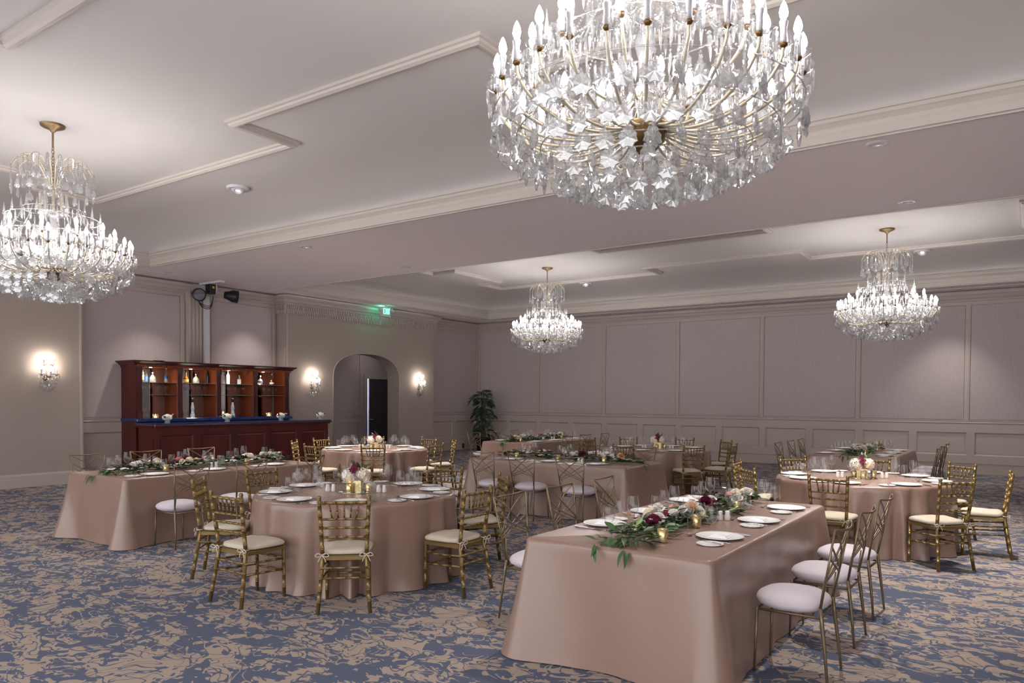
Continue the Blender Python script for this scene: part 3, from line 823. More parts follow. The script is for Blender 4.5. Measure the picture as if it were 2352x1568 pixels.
def fan_chair():
    t = thing('fan_back_chair', 'bronze chair', 'chair', group='bronze fan-back banquet chairs')
    # uprights and legs
    def X(z): return .165+(z-.45)/.48*.055
    def Y(z): return -.195-(z-.45)/.48*.085
    for s in (-1, 1):
        b = MB(); b.tube([(s*.19, -.245, 0), (s*.175, -.225, .2), (s*.168, -.205, .36), (s*X(.45), Y(.45), .45)], [.008, .0105, .0125, .012], 6)
        b.build('rear_leg', 'bronze', t)
        b = MB(); b.tube([(s*X(.45), Y(.45), .44), (s*X(.93), Y(.93), .93)], .0085, 4, flat=.75, up=(0, 1, 0)); b.build('upright', 'bronze', t)
        b = MB(); b.tube([(s*X(.45), Y(.45)+.004, .44), (s*(X(.6)-.03), Y(.6)+.01, .61)], .006, 4); b.build('inner_post', 'bronze', t)
        b = MB(); b.tube([(s*.172, .185, 0), (s*.165, .175, .40)], [.007, .011], 6); b.build('front_leg', 'bronze', t)
        for z0, z1, bow in ((.925, .635, .03), (.825, .62, .022), (.755, .605, .016)):
            P = []
            for i in range(9):
                u = i/8; z = z0+(z1-z0)*u
                x = s*(X(z0)*(1-u)-X(z1)*u); zz = z+bow*math.sin(PI*u)*(1 if z0 > .9 else -.6)
                P.append((x, Y(zz)-.012*math.sin(PI*u)+s*.003, zz))
            b = MB(); b.tube(P, .0068, 4, flat=.8, up=(0, 1, 0)); b.build('fan_rib', 'bronze', t)
    P = []
    for i in range(9):
        u = i/8*2-1; P.append((u*X(.93), Y(.93)-.035*(1-u*u)-.002, .93-.016*(1-u*u)))
    MB().tube(P, .0085, 4, flat=.75, up=(0, 0, 1)).build('top_rail', 'bronze', t)
    b = MB(); b.tube([(-.165, .172, .392), (.165, .172, .392), (.168, -.2, .392), (-.168, -.2, .392)], .009, 6, closed=True); b.build('seat_frame', 'bronze', t)
    # puffy stretch-covered seat
    b = MB(); n = 32; lv = []
    for i in range(9):
        a = -PI/2+PI*i/8; lv.append((.062*math.sin(a), max(.03, math.cos(a))**.7))
    for z, s in lv:
        for i in range(n):
            a = 2*PI*i/n; c, q = math.cos(a), math.sin(a)
            x = math.copysign(abs(c)**.85, c)*.232*s; y = math.copysign(abs(q)**.85, q)*.215*s
            w = .0025*math.sin(a*22)*(1 if z < 0 else 0)*s
            b.v.append((x+w*c, y+w*q, z+.452))
    for k in range(len(lv)-1):
        for i in range(n):
            j = (i+1) % n; b.f.append((k*n+i, k*n+j, (k+1)*n+j, (k+1)*n+i))
    b.f.append(tuple(range(n-1, -1, -1))); b.f.append(tuple((len(lv)-1)*n+i for i in range(n)))
    b.build('seat', 'lycra', t)
    return t
CHI = chiavari(); FAN = fan_chair(); index_children()
_used = set()
def place(proto, loc, rz, label):
    if proto.name not in _used:
        _used.add(proto.name); proto.location = loc; proto.rotation_euler = (0, 0, rz); proto['label'] = label; return proto
    return copy_tree(proto, loc, rz, label)
# ================================================================== tables, cloths, settings
TOP = .768
def rect_cloth(x0, x1, y0, y1, seed, flare=.10, lift=()):
    rnd = random.Random(seed); hx, hy = (x1-x0)/2, (y1-y0)/2
    # perimeter samples: positions on the rounded rectangle with outward normal
    per = []; rc = .035
    def seg(ax, ay, bx, by, nx, ny, n):
        for i in range(n): u = i/n; per.append((ax+(bx-ax)*u, ay+(by-ay)*u, nx, ny))
    def arc(cx_, cy_, a0, n=10):
        for i in range(n):
            a = a0+PI/2*i/n; per.append((cx_+rc*math.cos(a), cy_+rc*math.sin(a), math.cos(a), math.sin(a)))
    nx_, ny_ = int(hx*2/.03), int(hy*2/.03)
    seg(hx, -hy+rc, hx, hy-rc, 1, 0, ny_); arc(hx-rc, hy-rc, 0)
    seg(hx-rc, hy, -hx+rc, hy, 0, 1, nx_); arc(-hx+rc, hy-rc, PI/2)
    seg(-hx, hy-rc, -hx, -hy+rc, -1, 0, ny_); arc(-hx+rc, -hy+rc, PI)
    seg(-hx+rc, -hy, hx-rc, -hy, 0, -1, nx_); arc(hx-rc, -hy+rc, 1.5*PI)
    n = len(per); ph = [rnd.uniform(0, 6.3) for _ in range(6)]
    rows = [(0, 0, .6), (0, 0, .97), (0, .0, 1)]
    zs = [TOP, TOP-.004, TOP-.012, TOP-.03, TOP-.07, TOP-.13, TOP-.21, TOP-.30, TOP-.40, TOP-.50, TOP-.60, TOP-.68, TOP-.74, .006]
    v = []; f = []
    for k, z in enumerate(zs):
        t = (TOP-z)/TOP
        for i, (px, py, qx, qy) in enumerate(per):
            corner = max(0, 1-math.hypot(hx-abs(px), hy-abs(py))/.34)**1.6
            s = px*.9+py*1.3
            fold = .5+.6*math.sin(s*6.3+ph[0])*math.sin(s*2.6+ph[1])+.30*math.sin(s*13+ph[2])*math.sin(s*1.7+ph[5])
            off = t**1.15*(.035+flare*1.3*corner+.038*fold*t) + (.01*min(1, k/3))
            if k == 0: off = -.012
            elif k == 1: off = 0.0
            elif k == 2: off = .008
            wob = .010*math.sin(s*11+ph[3]+z*3)*t
            zz = z
            if k == len(zs)-1: zz = .006+.004*math.sin(s*9+ph[4])**2
            v.append((px+qx*(off+wob), py+qy*(off+wob), zz))
    for k in range(len(zs)-1):
        for i in range(n):
            j = (i+1) % n; f.append((k*n+i, (k+1)*n+i, (k+1)*n+j, k*n+j))
    b = MB(); b.add(v, f); b.f.append(tuple(range(n)))
    return b
def round_cloth(R, seed):
    rnd = random.Random(seed); n = 400; ph = [rnd.uniform(0, 6.3) for _ in range(6)]
    zs = [TOP, TOP-.004, TOP-.012, TOP-.03, TOP-.07, TOP-.13, TOP-.21, TOP-.30, TOP-.40, TOP-.50, TOP-.60, TOP-.67, TOP-.715, TOP-.745, .006]
    v = []; f = []
    for k, z in enumerate(zs):
        t = (TOP-z)/TOP
        for i in range(n):
            a = 2*PI*i/n
            w = a+.10*math.sin(3*a+ph[0])+.06*math.sin(7*a+ph[1])
            s = math.sin(21*w+ph[2]); fold = 2*abs(math.sin(10.5*w+ph[2]))**1.3-1
            s2 = math.sin(34*w+ph[3])
            amp = t**.55*(.046+.026*math.sin(5*a+ph[4]))
            off = (0.012 if k > 2 else (.006 if k == 2 else (-.004 if k == 1 else -.02)))+amp*fold+.010*t*s2+.012*t
            if z < .1: off += (.1-z)*.22*(.5+.5*fold)
            r = R-.012+off; v.append((r*math.cos(a), r*math.sin(a), max(z, .006)))
    for k in range(len(zs)-1):
        for i in range(n):
            j = (i+1) % n; f.append((k*n+i, (k+1)*n+i, (k+1)*n+j, k*n+j))
    b = MB(); b.add(v, f); b.f.append(tuple(range(n)))
    return b
# ---- tableware meshes
CHARGER = MB().lathe([(.0005, .006), (.085, .006), (.098, .008), (.135, .016), (.152, .019), (.155, .0175), (.150, .014), (.10, .001), (.0005, .0)], 40).mesh('charger_plate', 'porcelain')
BREAD = MB().lathe([(.0005, .005), (.05, .005), (.06, .007), (.082, .0135), (.086, .0125), (.06, .001), (.0005, 0)], 28).mesh('bread_plate', 'porcelain')
def napkin_mesh():
    b = MB(); w = .062
    for k in range(3):
        z0 = .0075+k*.005; e = w-.004*k
        pts = []
        for (px, py) in ((-e, -e), (e, -e), (e, e), (-e, e)): pts.append((px, py))
        b.bbox(-e, e, -e, e-.004*k, z0, z0+.0048, .0018)
    b.add([(-w*.6, -w, .0226), (w, w*.5, .0226), (w, w*.62, .0255), (-w*.7, -w*.88, .0255)], [(0, 1, 2, 3)])
    return b.mesh('napkin', 'napkin', False)
NAPKIN = napkin_mesh()
WINE = MB().lathe([(.0385, 0), (.038, .0018), (.02, .004), (.0055, .010), (.0038, .03), (.0036, .095), (.006, .105), (.022, .115), (.036, .132), (.0415, .155), (.040, .185), (.0345, .222), (.0325, .236)], 20, cap0=True).mesh('wine_glass', 'glass')
WHITE = MB().lathe([(.034, 0), (.0335, .0018), (.018, .004), (.005, .009), (.0036, .03), (.0034, .085), (.0055, .093), (.018, .100), (.029, .114), (.0335, .135), (.032, .165), (.028, .195), (.027, .205)], 20, cap0=True).mesh('white_wine_glass', 'glass')
GOBLET = MB().lathe([(.036, 0), (.0355, .0018), (.018, .004), (.007, .010), (.0052, .025), (.0058, .052), (.012, .058), (.028, .068), (.038, .088), (.041, .112), (.039, .145), (.0365, .168)], 20, cap0=True).mesh('water_goblet', 'glass')
def fork_mesh():
    b = MB(); L = .2
    b.tube([(0, -.1, .003), (0, -.06, .006), (0, .03, .004), (0, .045, .003)], [.0045, .0042, .0028, .003], 5, flat=.5)
    b.box(-.011, .011, .043, .058, .002, .0035)
    for i in range(4): x = -.0095+i*.0063; b.box(x-.0014, x+.0014, .058, .098, .003, .0045)
    return b.mesh('fork', 'silver')
def knife_mesh():
    b = MB(); b.tube([(0, -.115, .004), (0, -.02, .004), (0, -.01, .003)], [.006, .0055, .003], 6, flat=.6)
    b.add([(-.003, -.01, .002), (.007, -.01, .002), (.009, .06, .002), (.006, .10, .002), (-.003, .112, .002), (-.003, -.01, .0035), (.006, -.01, .003), (.008, .06, .003), (.005, .10, .003), (-.003, .112, .0035)],
          [(0, 1, 6, 5), (1, 2, 7, 6), (2, 3, 8, 7), (3, 4, 9, 8), (4, 0, 5, 9), (5, 6, 7, 8, 9), (4, 3, 2, 1, 0)])
    return b.mesh('knife', 'silver', False)
def spoon_mesh():
    b = MB(); b.tube([(0, -.1, .003), (0, -.05, .006), (0, .03, .004), (0, .05, .003)], [.0045, .004, .0028, .004], 5, flat=.5)
    v = []; f = []; n = 12
    for k, (s, z) in enumerate(((1, .006), (.92, .0065), (.5, .0025), (.02, .0015))):
        for i in range(n):
            a = 2*PI*i/n; v.append((.0185*s*math.cos(a), .075+.028*s*math.sin(a), z))
    for k in range(3):
        for i in range(n): j = (i+1) % n; f.append((k*n+i, k*n+j, (k+1)*n+j, (k+1)*n+i))
    b.add(v, f); return b.mesh('spoon', 'silver')
FORK, KNIFE, SPOON = fork_mesh(), knife_mesh(), spoon_mesh()
def put(name, me, base, ang, x, y, z, dz_rot, label, cat, group, scale=None):
    c, s = math.cos(ang), math.sin(ang)
    return tag(obj(name, me, None, (base[0]+x*c-y*s, base[1]+x*s+y*c, z), (0, 0, ang+dz_rot), scale), label, cat, group)
def setting(base, ang, where, full=True, rnd=random):
    """base: point on the table edge; ang: rotation so that local +y points into the table"""
    z = TOP+.0012
    j = lambda q: rnd.uniform(-q, q)
    cx_, cy_ = j(.012), .195+j(.01)
    put('charger_plate', CHARGER, base, ang, cx_, cy_, z, 0, 'white charger plate %s' % where, 'plate', 'charger plates')
    put('napkin', NAPKIN, base, ang, cx_+j(.01), cy_+j(.01), z, j(.25), 'folded white napkin %s' % where, 'napkin', 'folded napkins')
    bx, by = -.265+j(.01), .17+j(.015)
    put('bread_plate', BREAD, base, ang, bx, by, z, 0, 'small white bread plate %s' % where, 'plate', 'bread plates')
    if full:
        put('butter_knife', KNIFE, base, ang, bx+.02, by, z+.0125, -.5+j(.1), 'butter knife %s' % where, 'knife', 'butter knives', .75)
        for k, xx in enumerate((-.172,)):
            put('fork', FORK, base, ang, xx+j(.004), .17, z, j(.04), 'silver fork %s' % where, 'fork', 'forks')
        put('knife', KNIFE, base, ang, .178+j(.004), .17, z, j(.04), 'silver table knife %s' % where, 'knife', 'table knives')
        put('spoon', SPOON, base, ang, .205+j(.004), .175, z, j(.04), 'silver spoon %s' % where, 'spoon', 'spoons')
        put('dessert_spoon', SPOON, base, ang, cx_+.02, cy_+.185, z, PI/2+j(.05), 'dessert spoon %s' % where, 'spoon', 'dessert spoons', .85)
    put('wine_glass', WINE, base, ang, .04+j(.01), .43+j(.015), z, j(3), 'tall wine glass %s' % where, 'glass', 'tall wine glasses')
    put('white_wine_glass', WHITE, base, ang, .12+j(.01), .39+j(.015), z, j(3), 'narrow wine glass %s' % where, 'glass', 'narrow wine glasses')
    put('water_goblet', GOBLET, base, ang, .2+j(.01), .345+j(.015), z, j(3), 'short water goblet %s' % where, 'glass', 'water goblets')
def table_under(shape, dims, loc, label):
    t = thing('banquet_table', label, 'table', (*loc, 0), 0, 'tables under cloths')
    if shape == 'round':
        MB().lathe([(.0005, TOP-.006), (dims-.03, TOP-.006), (dims-.025, TOP-.02), (dims-.03, TOP-.035), (.0005, TOP-.035)], 40).build('table_top', 'mahogany', t)
        spots = [(dims*.6*math.cos(a), dims*.6*math.sin(a)) for a in (.8, 2.37, 3.94, 5.5)]
    else:
        hx, hy = dims[0]/2-.025, dims[1]/2-.025
        MB().bbox(-hx, hx, -hy, hy, TOP-.036, TOP-.006, .004).build('table_top', 'mahogany', t, False)
        spots = [(sx*hx*.8, sy*hy*.85) for sx in (-1, 1) for sy in (-1, 1)]
    leg = MB().tube([(0, 0, 0), (0, 0, TOP-.036)], .016, 8).mesh('leg', 'steel')
    for x, y in spots: obj('leg', leg, t, (x, y, 0))
# ---- candles and shakers
VOTIVE = MB().lathe([(.0005, 0), (.030, 0), (.033, .003), (.034, .03), (.036, .085), (.034, .086), (.031, .03), (.0005, .01)], 20).mesh('votive_holder', 'mercury_glass')
WAXM = MB().lathe([(.0305, .012), (.0305, .055), (.0005, .053)], 14).mesh('candle', 'wax')
FLAME = MB().lathe([(.0006, 0), (.004, .006), (.0045, .011), (.002, .022), (.0003, .028)], 7).mesh('flame', 'flame')
SHAKER = MB().lathe([(.0005, 0), (.020, 0), (.022, .004), (.022, .03), (.017, .05), (.018, .062), (.016, .07), (.0005, .072)], 14).mesh('shaker', 'shaker')
def votive(x, y, z, label):
    t = thing('votive_candle', label, 'candle', (x, y, z), 0, 'votive candles')
    obj('holder', VOTIVE, t); obj('wax', WAXM, t); obj('flame', FLAME, t, (0, 0, .055))
def shakers(x, y, ang, where):
    for k, nm in enumerate(('salt', 'pepper')):
        tag(obj(nm+'_shaker', SHAKER, None, (x+math.cos(ang)*.028*(1 if k else -1), y+math.sin(ang)*.028*(1 if k else -1), TOP+.0012)), 'white %s shaker %s' % (nm, where), 'shaker', 'shakers')
# ---- flowers and foliage
def leaf_mesh(L, w, m, name='leaf', curl=.12):
    b = MB(); n = 7; v = []; f = []
    for i in range(n):
        u = i/(n-1); ww = w*math.sin(PI*min(1, u**.8))**.9 if 0 < u < 1 else .001
        z = curl*L*(u-u*u*1.6)
        v += [(u*L, -ww/2, z+.10*ww), (u*L, 0, z-.04*ww), (u*L, ww/2, z+.10*ww)]
    for i in range(n-1):
        a = i*3; f += [(a, a+3, a+4, a+1), (a+1, a+4, a+5, a+2)]
    return b.add(v, f).mesh(name, m)
LEAF = [leaf_mesh(.085, .034, 'leaf_dark'), leaf_mesh(.10, .03, 'leaf_mid'), leaf_mesh(.12, .03, 'leaf_dark', curl=.2), leaf_mesh(.09, .026, 'leaf_light')]
LONGLEAF = leaf_mesh(.17, .04, 'leaf_mid', curl=.3)
def rose_mesh(m, R=.034):
    b = MB()
    for ring, (n, rr, h, tilt, s) in enumerate(((3, .2, .9, .05, .55), (5, .45, .85, .25, .7), (6, .7, .7, .55, .8), (6, .85, .45, .95, .85))):
        for k in range(n):
            a = 2*PI*k/n+ring*.6; v = []; f = []
            for i in range(4):
                for q in range(5):
                    u = i/3; w = (q/4-.5)*2
                    ww = w*s*R*(.45+.55*math.sin(PI*(.25+.6*u)))
                    rad = R*(rr*.35+rr*.55*u**1.0*(1+tilt*.8))-abs(w)**2*R*.12
                    z = R*(h*u*1.3-tilt*u*u*.35)+(-.1*R*abs(w) if i == 3 else 0)
                    v.append((rad*math.cos(a)-ww*math.sin(a), rad*math.sin(a)+ww*math.cos(a), z))
            for i in range(3):
                for q in range(4): f.append((i*5+q, i*5+q+1, (i+1)*5+q+1, (i+1)*5+q))
            b.add(v, f)
    return b.mesh('rose', m)
ROSES = {k: rose_mesh('petal_'+k) for k in ('cream', 'white', 'pink', 'plum', 'peach')}
def blossom_mesh(m, r=.02):
    b = MB()
    for k in range(5):
        a = 2*PI*k/5; ca, sa = math.cos(a), math.sin(a)
        v = [(0, 0, 0)]+[(r*(x*ca-y*sa), r*(x*sa+y*ca), r*z) for x, y, z in ((.5, -.35, .28), (1, -.2, .35), (1.1, 0, .3), (1, .2, .35), (.5, .35, .28))]
        b.add(v, [(0, 1, 2, 3), (0, 3, 4, 5)])
    b.ball(0, 0, r*.1, r*.18, 6, 4); return b.mesh('blossom', m)
BLOSSOM = {k: blossom_mesh('petal_'+k) for k in ('white', 'plum', 'peach', 'pink')}
def garland(p0, p1, label, seed, spill, n_leaf=190, parts=True):
    """a runner of foliage and roses lying along the table from p0 to p1; spill > 0 lets the p0 end hang over the edge"""
    rnd = random.Random(seed); d = Vector((p1[0]-p0[0], p1[1]-p0[1], 0)); L = d.length; ang = math.atan2(d.y, d.x)
    t = thing('flower_garland', label, 'garland', (*p0, TOP+.002), ang, 'table garlands')
    P = [(L*i/14, .03*math.sin(i*1.7+seed), .018+.006*math.sin(i)) for i in range(15)]
    MB().tube(P, .006, 5).build('stem', 'stem', t)
    bulk = {}
    for i in range(n_leaf+240):
        u = rnd.random(); x = u*L; wv = .15*(.7+.3*math.sin(u*11+seed)); y = rnd.gauss(0, wv*.62)
        y = max(-.19, min(.19, y)); z = .012+max(0, rnd.uniform(.0, .11)*(1-abs(y)/.2))
        a = math.atan2(y, .05*rnd.choice((-1, 1)))+rnd.gauss(0, .6)
        k = rnd.choices((0, 1, 2, 3), (5, 3, 4, 1))[0]; s = rnd.uniform(.9, 1.45)
        rot = (rnd.uniform(-.5, .5), rnd.uniform(-.45, .12), a)
        if i >= n_leaf: z *= .75; s *= .75
        if parts and i < n_leaf: obj('leaf', LEAF[k], t, (x, y, z), rot, s)
        else: bulk.setdefault(k, []).append(((x, y, z), rot, s))
    for k, lst in bulk.items():
        b = MB(); me = LEAF[k]
        vs = [v.co.copy() for v in me.vertices]; fs = [tuple(p.vertices) for p in me.polygons]
        from mathutils import Euler
        for loc, rot, s in lst:
            M = Matrix.Translation(loc) @ Euler(rot).to_matrix().to_4x4() @ Matrix.Scale(s, 4)
            b.add([M @ v for v in vs], fs)
        stuff(b.build('foliage', me.materials[0].name.split('.')[0], t))
    for i in range(22):
        u = rnd.uniform(.10, .97); kk = rnd.choices(('cream', 'white', 'pink', 'plum', 'peach'), (7, 7, 2, 2, 1))[0]
        obj('rose', ROSES[kk], t, (u*L, rnd.gauss(0, .06), .075+rnd.uniform(0, .035)), (rnd.uniform(-.7, .7), rnd.uniform(-.6, .6), rnd.uniform(0, 6)), rnd.uniform(1.0, 1.6))
    for i in range(22):
        u = rnd.uniform(.03, .97); kk = rnd.choices(('white', 'plum', 'peach', 'pink'), (6, 4, 1, 1))[0]
        obj('blossom', BLOSSOM[kk], t, (u*L, rnd.gauss(0, .07), .09+rnd.uniform(0, .05)), (rnd.uniform(-.8, .8), rnd.uniform(-.8, .8), rnd.uniform(0, 6)), rnd.uniform(.8, 1.3))
    for i in range(10):      # leaves at the loose end
        a = PI+rnd.uniform(-.75, .75)
        obj('leaf', LONGLEAF, t, (.06, rnd.uniform(-.09, .09), .022+.004*i*.5), (rnd.uniform(-.3, .3), rnd.uniform(-.05, .25), a), rnd.uniform(.7, 1.0))
    if spill:
        for i in range(5):
            a = PI+rnd.uniform(-.6, .6)
            obj('leaf', LONGLEAF, t, (-spill-.03, rnd.uniform(-.13, .13), .012-.006*i), (rnd.uniform(-.4, .4), rnd.uniform(.5, 1.0), a), rnd.uniform(.5, .85))
    return t
def hydrangea_mesh(m, R=.062, n=110, seed=1):
    rnd = random.Random(seed); b = MB(); b.ball(0, 0, 0, R*.82, 12, 8)
    for i in range(n):
        zz = 1-2*(i+.5)/n; rr = math.sqrt(1-zz*zz); a = i*2.39996
        nrm = Vector((rr*math.cos(a), rr*math.sin(a), zz)); p = nrm*R*rnd.uniform(.92, 1.06)
        nrm = (nrm+Vector((rnd.gauss(0, .3), rnd.gauss(0, .3), rnd.gauss(0, .3)))).normalized(); u = nrm.orthogonal().normalized(); w = nrm.cross(u); th = rnd.uniform(0, 1.57)
        for k in range(4):
            q = th+k*PI/2; d1 = u*math.cos(q)+w*math.sin(q); d2 = u*math.cos(q+.75)+w*math.sin(q+.75); d3 = u*math.cos(q-.75)+w*math.sin(q-.75)
            s = R*.21
            b.add([p, p+d3*s*.7+nrm*s*.2, p+d1*s+nrm*s*.12, p+d2*s*.7+nrm*s*.2], [(0, 1, 2, 3)])
    return b.mesh('hydrangea', m)
HYD = [hydrangea_mesh('petal_white', seed=2), hydrangea_mesh('petal_cream', .058, seed=3)]
VASE = MB().bbox(-.062, .062, -.062, .062, 0, .115, .006).mesh('vase', 'mercury_glass', False)
def centrepiece(x, y, rz, label, plum_top):
    tag(MB().lathe([(.0005, .0), (.17, 0), (.172, .003), (.168, .005), (.0005, .005)], 40).build('mirror_plate', 'mirror', loc=(x, y, TOP+.0012)), 'round mirror plate under the ' + label.replace('white and burgundy ', ''), 'mirror', 'mirror plates')
    t = thing('flower_centrepiece', label, 'flowers', (x, y, TOP+.0065), rz, 'round table centrepieces')
    obj('vase', VASE, t)
    rnd = random.Random(label)
    for k, (dx, dy, dz, s) in enumerate(((-.07, -.02, .155, 1.1), (.065, -.045, .165, 1.05), (-.01, .075, .16, 1.0), (-.045, -.075, .14, .8), (.075, .05, .15, .85))):
        obj('hydrangea', HYD[k % 2], t, (dx, dy, dz), (rnd.uniform(-.4, .4), rnd.uniform(-.4, .4), rnd.uniform(0, 6)), s)
    for k in range(12):
        obj('orchid_bloom', BLOSSOM['plum'], t, (.0+rnd.gauss(0, .022), -.075+rnd.gauss(0, .02), .15+.012*k*.8), (1.1+rnd.uniform(-.4, .4), rnd.uniform(-.5, .5), rnd.uniform(-.5, .5)), 1.25)
    for k in range(4): obj('rose', ROSES['cream'], t, (-.03+.03*k, .0+rnd.gauss(0, .04), .19), (rnd.uniform(-.5, .5), rnd.uniform(-.5, .5), k), 1.1)
    for k in range(8):
        obj('leaf', LONGLEAF if k < 5 else LEAF[1], t, (rnd.uniform(-.03, .05), rnd.uniform(-.02, .04), .18), (rnd.uniform(-.4, .4), -1.15+rnd.uniform(-.2, .5), rnd.uniform(0, 6.28)), rnd.uniform(.7, .95))
    return t

# ---- rectangular tables
S_ = 'seat'
RECT = {
 'T1': dict(r=(-2.70, -1.45, 4.06, 6.85), name='front rectangular table', full=True),
 'T2': dict(r=(-9.50, -8.22, 4.30, 7.05), name='rectangular table before the bar', full=True),
 'T3': dict(r=(-7.08, -4.42, 9.02, 10.28), name='middle rectangular table', full=True),
 'T4': dict(r=(-9.75, -8.50, 12.90, 15.60), name='rectangular table nearest the palm', full=False),
 'T5': dict(r=(-3.08, -1.76, 13.35, 16.0), name='far right rectangular table', full=False),
}
# (side, coordinate along that side, gap from the table edge to the seat centre, where)
SEATS = {
 'T1': [('+x', 4.78, .27, 'nearest on the right'), ('+x', 5.62, .27, 'middle on the right'), ('+x', 6.42, .27, 'farthest on the right'),
        ('-x', 4.78, .36, 'nearest on the left'), ('-x', 5.54, .36, 'middle on the left'), ('-x', 6.36, .36, 'farthest on the left')],
 'T2': [('+x', 4.75, .30, 'left on the near side'), ('+x', 5.52, .30, 'middle on the near side'), ('+x', 6.42, .30, 'right on the near side'),
        ('-x', 4.82, .38, 'left on the bar side'), ('-x', 5.60, .38, 'middle on the bar side'), ('-x', 6.46, .38, 'right on the bar side')],
 'T3': [('-y', -6.40, .28, 'left on the near side'), ('-y', -5.74, .28, 'middle on the near side'), ('-y', -4.96, .28, 'right on the near side'),
        ('+y', -6.35, .32, 'left on the far side'), ('+y', -5.70, .32, 'middle on the far side'), ('+y', -5.01, .32, 'right on the far side')],
 'T4': [('-x', 13.36, .33, 'nearest on the palm side'), ('-x', 14.2, .33, 'middle on the palm side'), ('-x', 15.02, .33, 'farthest on the palm side'),
        ('+x', 13.44, .3, 'nearest on the right'), ('+x', 14.22, .3, 'middle on the right'), ('+x', 15.12, .3, 'farthest on the right')],
 'T5': [('-x', 13.70, .33, 'nearest on the left'), ('-x', 14.55, .33, 'middle on the left'), ('-x', 15.32, .33, 'farthest on the left'),
        ('+x', 13.75, .3, 'nearest on the right'), ('+x', 14.55, .3, 'middle on the right'), ('+x', 15.32, .3, 'farthest on the right')],
}
rs = random.Random(11)
for i, (k, T) in enumerate(RECT.items()):
    x0, x1, y0, y1 = T['r']; cx_, cy_ = (x0+x1)/2, (y0+y1)/2
    tag(rect_cloth(x0, x1, y0, y1, 20+i).build('tablecloth', 'satin', loc=(cx_, cy_, 0)), 'rose satin floor-length cloth on the %s' % T['name'], 'tablecloth', 'satin tablecloths')
    table_under('rect', (x1-x0, y1-y0), (cx_, cy_), 'folding table hidden under the cloth of the %s' % T['name'])
    for side, c, gap, where in SEATS[k]:
        if side == '+x': edge, ang = (x1, c), PI/2; loc = (x1+gap, c)
        elif side == '-x': edge, ang = (x0, c), -PI/2; loc = (x0-gap, c)
        elif side == '-y': edge, ang = (c, y0), 0; loc = (c, y0-gap)
        else: edge, ang = (c, y1), PI; loc = (c, y1+gap)
        place(FAN, (*loc, 0), ang+rs.uniform(-.05, .05), 'bronze fan-back chair at the %s, %s' % (T['name'], where))
        setting(edge, ang, 'on the %s, %s' % (T['name'], where), T['full'], rs)
garland((-2.07, 4.14), (-2.07, 6.75), 'leafy flower garland with roses along the front rectangular table', 1, .06, 270)
garland((-8.86, 4.42), (-8.86, 6.95), 'leafy flower garland along the rectangular table before the bar', 2, .1, 260)
garland((-4.50, 9.65), (-6.85, 9.65), 'leafy flower garland along the middle rectangular table, hanging off its right end', 3, .06, 250)
garland((-9.12, 13.0), (-9.12, 15.4), 'leafy flower garland along the rectangular table nearest the palm', 4, .08, 240, False)
garland((-2.42, 13.45), (-2.42, 15.8), 'leafy flower garland along the far right rectangular table', 5, .08, 240, False)
Z0 = TOP+.0012
for x, y, w in ((-1.90, 4.42, 'by the hanging end of the front table garland'), (-1.93, 5.08, 'beside the middle of the front table garland'), (-1.92, 5.95, 'at the far half of the front table garland'),
                (-8.69, 5.05, 'at the left half of the table before the bar'), (-8.69, 6.2, 'at the right half of the table before the bar'),
                (-6.5, 9.48, 'at the left end of the middle rectangular table'), (-5.75, 9.48, 'at the centre of the middle rectangular table'), (-4.98, 9.48, 'at the right end of the middle rectangular table'),
                (-8.95, 13.2, 'at the near end of the table nearest the palm'), (-8.95, 14.1, 'at the centre of the table nearest the palm'), (-8.95, 14.9, 'at the far end of the table nearest the palm'),
                (-2.25, 13.7, 'at the near end of the far right rectangular table'), (-2.25, 14.9, 'at the far end of the far right rectangular table')):
    votive(x, y, Z0, 'glowing mercury glass votive candle %s' % w)
shakers(-1.88, 5.52, .6, 'on the front rectangular table'); shakers(-2.32, 5.0, .6, 'beyond the garland of the front rectangular table')
shakers(-8.68, 5.7, 1.2, 'on the rectangular table before the bar'); shakers(-5.35, 9.45, 0, 'on the middle rectangular table'); shakers(-8.94, 14.5, 1, 'on the table nearest the palm')

# ---- round tables
RR = .955
ROUND = {
 'A': dict(c=(-5.35, 5.05), name='round table at front left', full=True,
           seats=[(313, 'front seat'), (272, 'left front seat'), (222, 'left seat'), (180, 'left rear seat'), (137, 'rear seat'), (92, 'right rear seat'), (48, 'right seat'), (1, 'right front seat')]),
 'B': dict(c=(-9.82, 9.73), name='round table before the arch', full=False,
           seats=[(314, 'front seat'), (270, 'left front seat'), (217, 'left seat'), (180, 'left rear seat'), (136, 'rear seat'), (89, 'right rear seat'), (48, 'right seat'), (0, 'right front seat')]),
 'C': dict(c=(-1.60, 9.56), name='round table at right', full=True,
           seats=[(267, 'front seat'), (224, 'left front seat'), (184, 'left seat'), (136, 'left rear seat'), (94, 'rear seat'), (50, 'right rear seat'), (4, 'right seat'), (315, 'right front seat')]),
 'D': dict(c=(-5.73, 13.07), name='far centre round table', full=False,
           seats=[(270, 'left front seat'), (218, 'left seat'), (179, 'left rear seat'), (138, 'rear left seat'), (92, 'rear right seat'), (51, 'right rear seat'), (356, 'right seat'), (318, 'front seat')]),
}
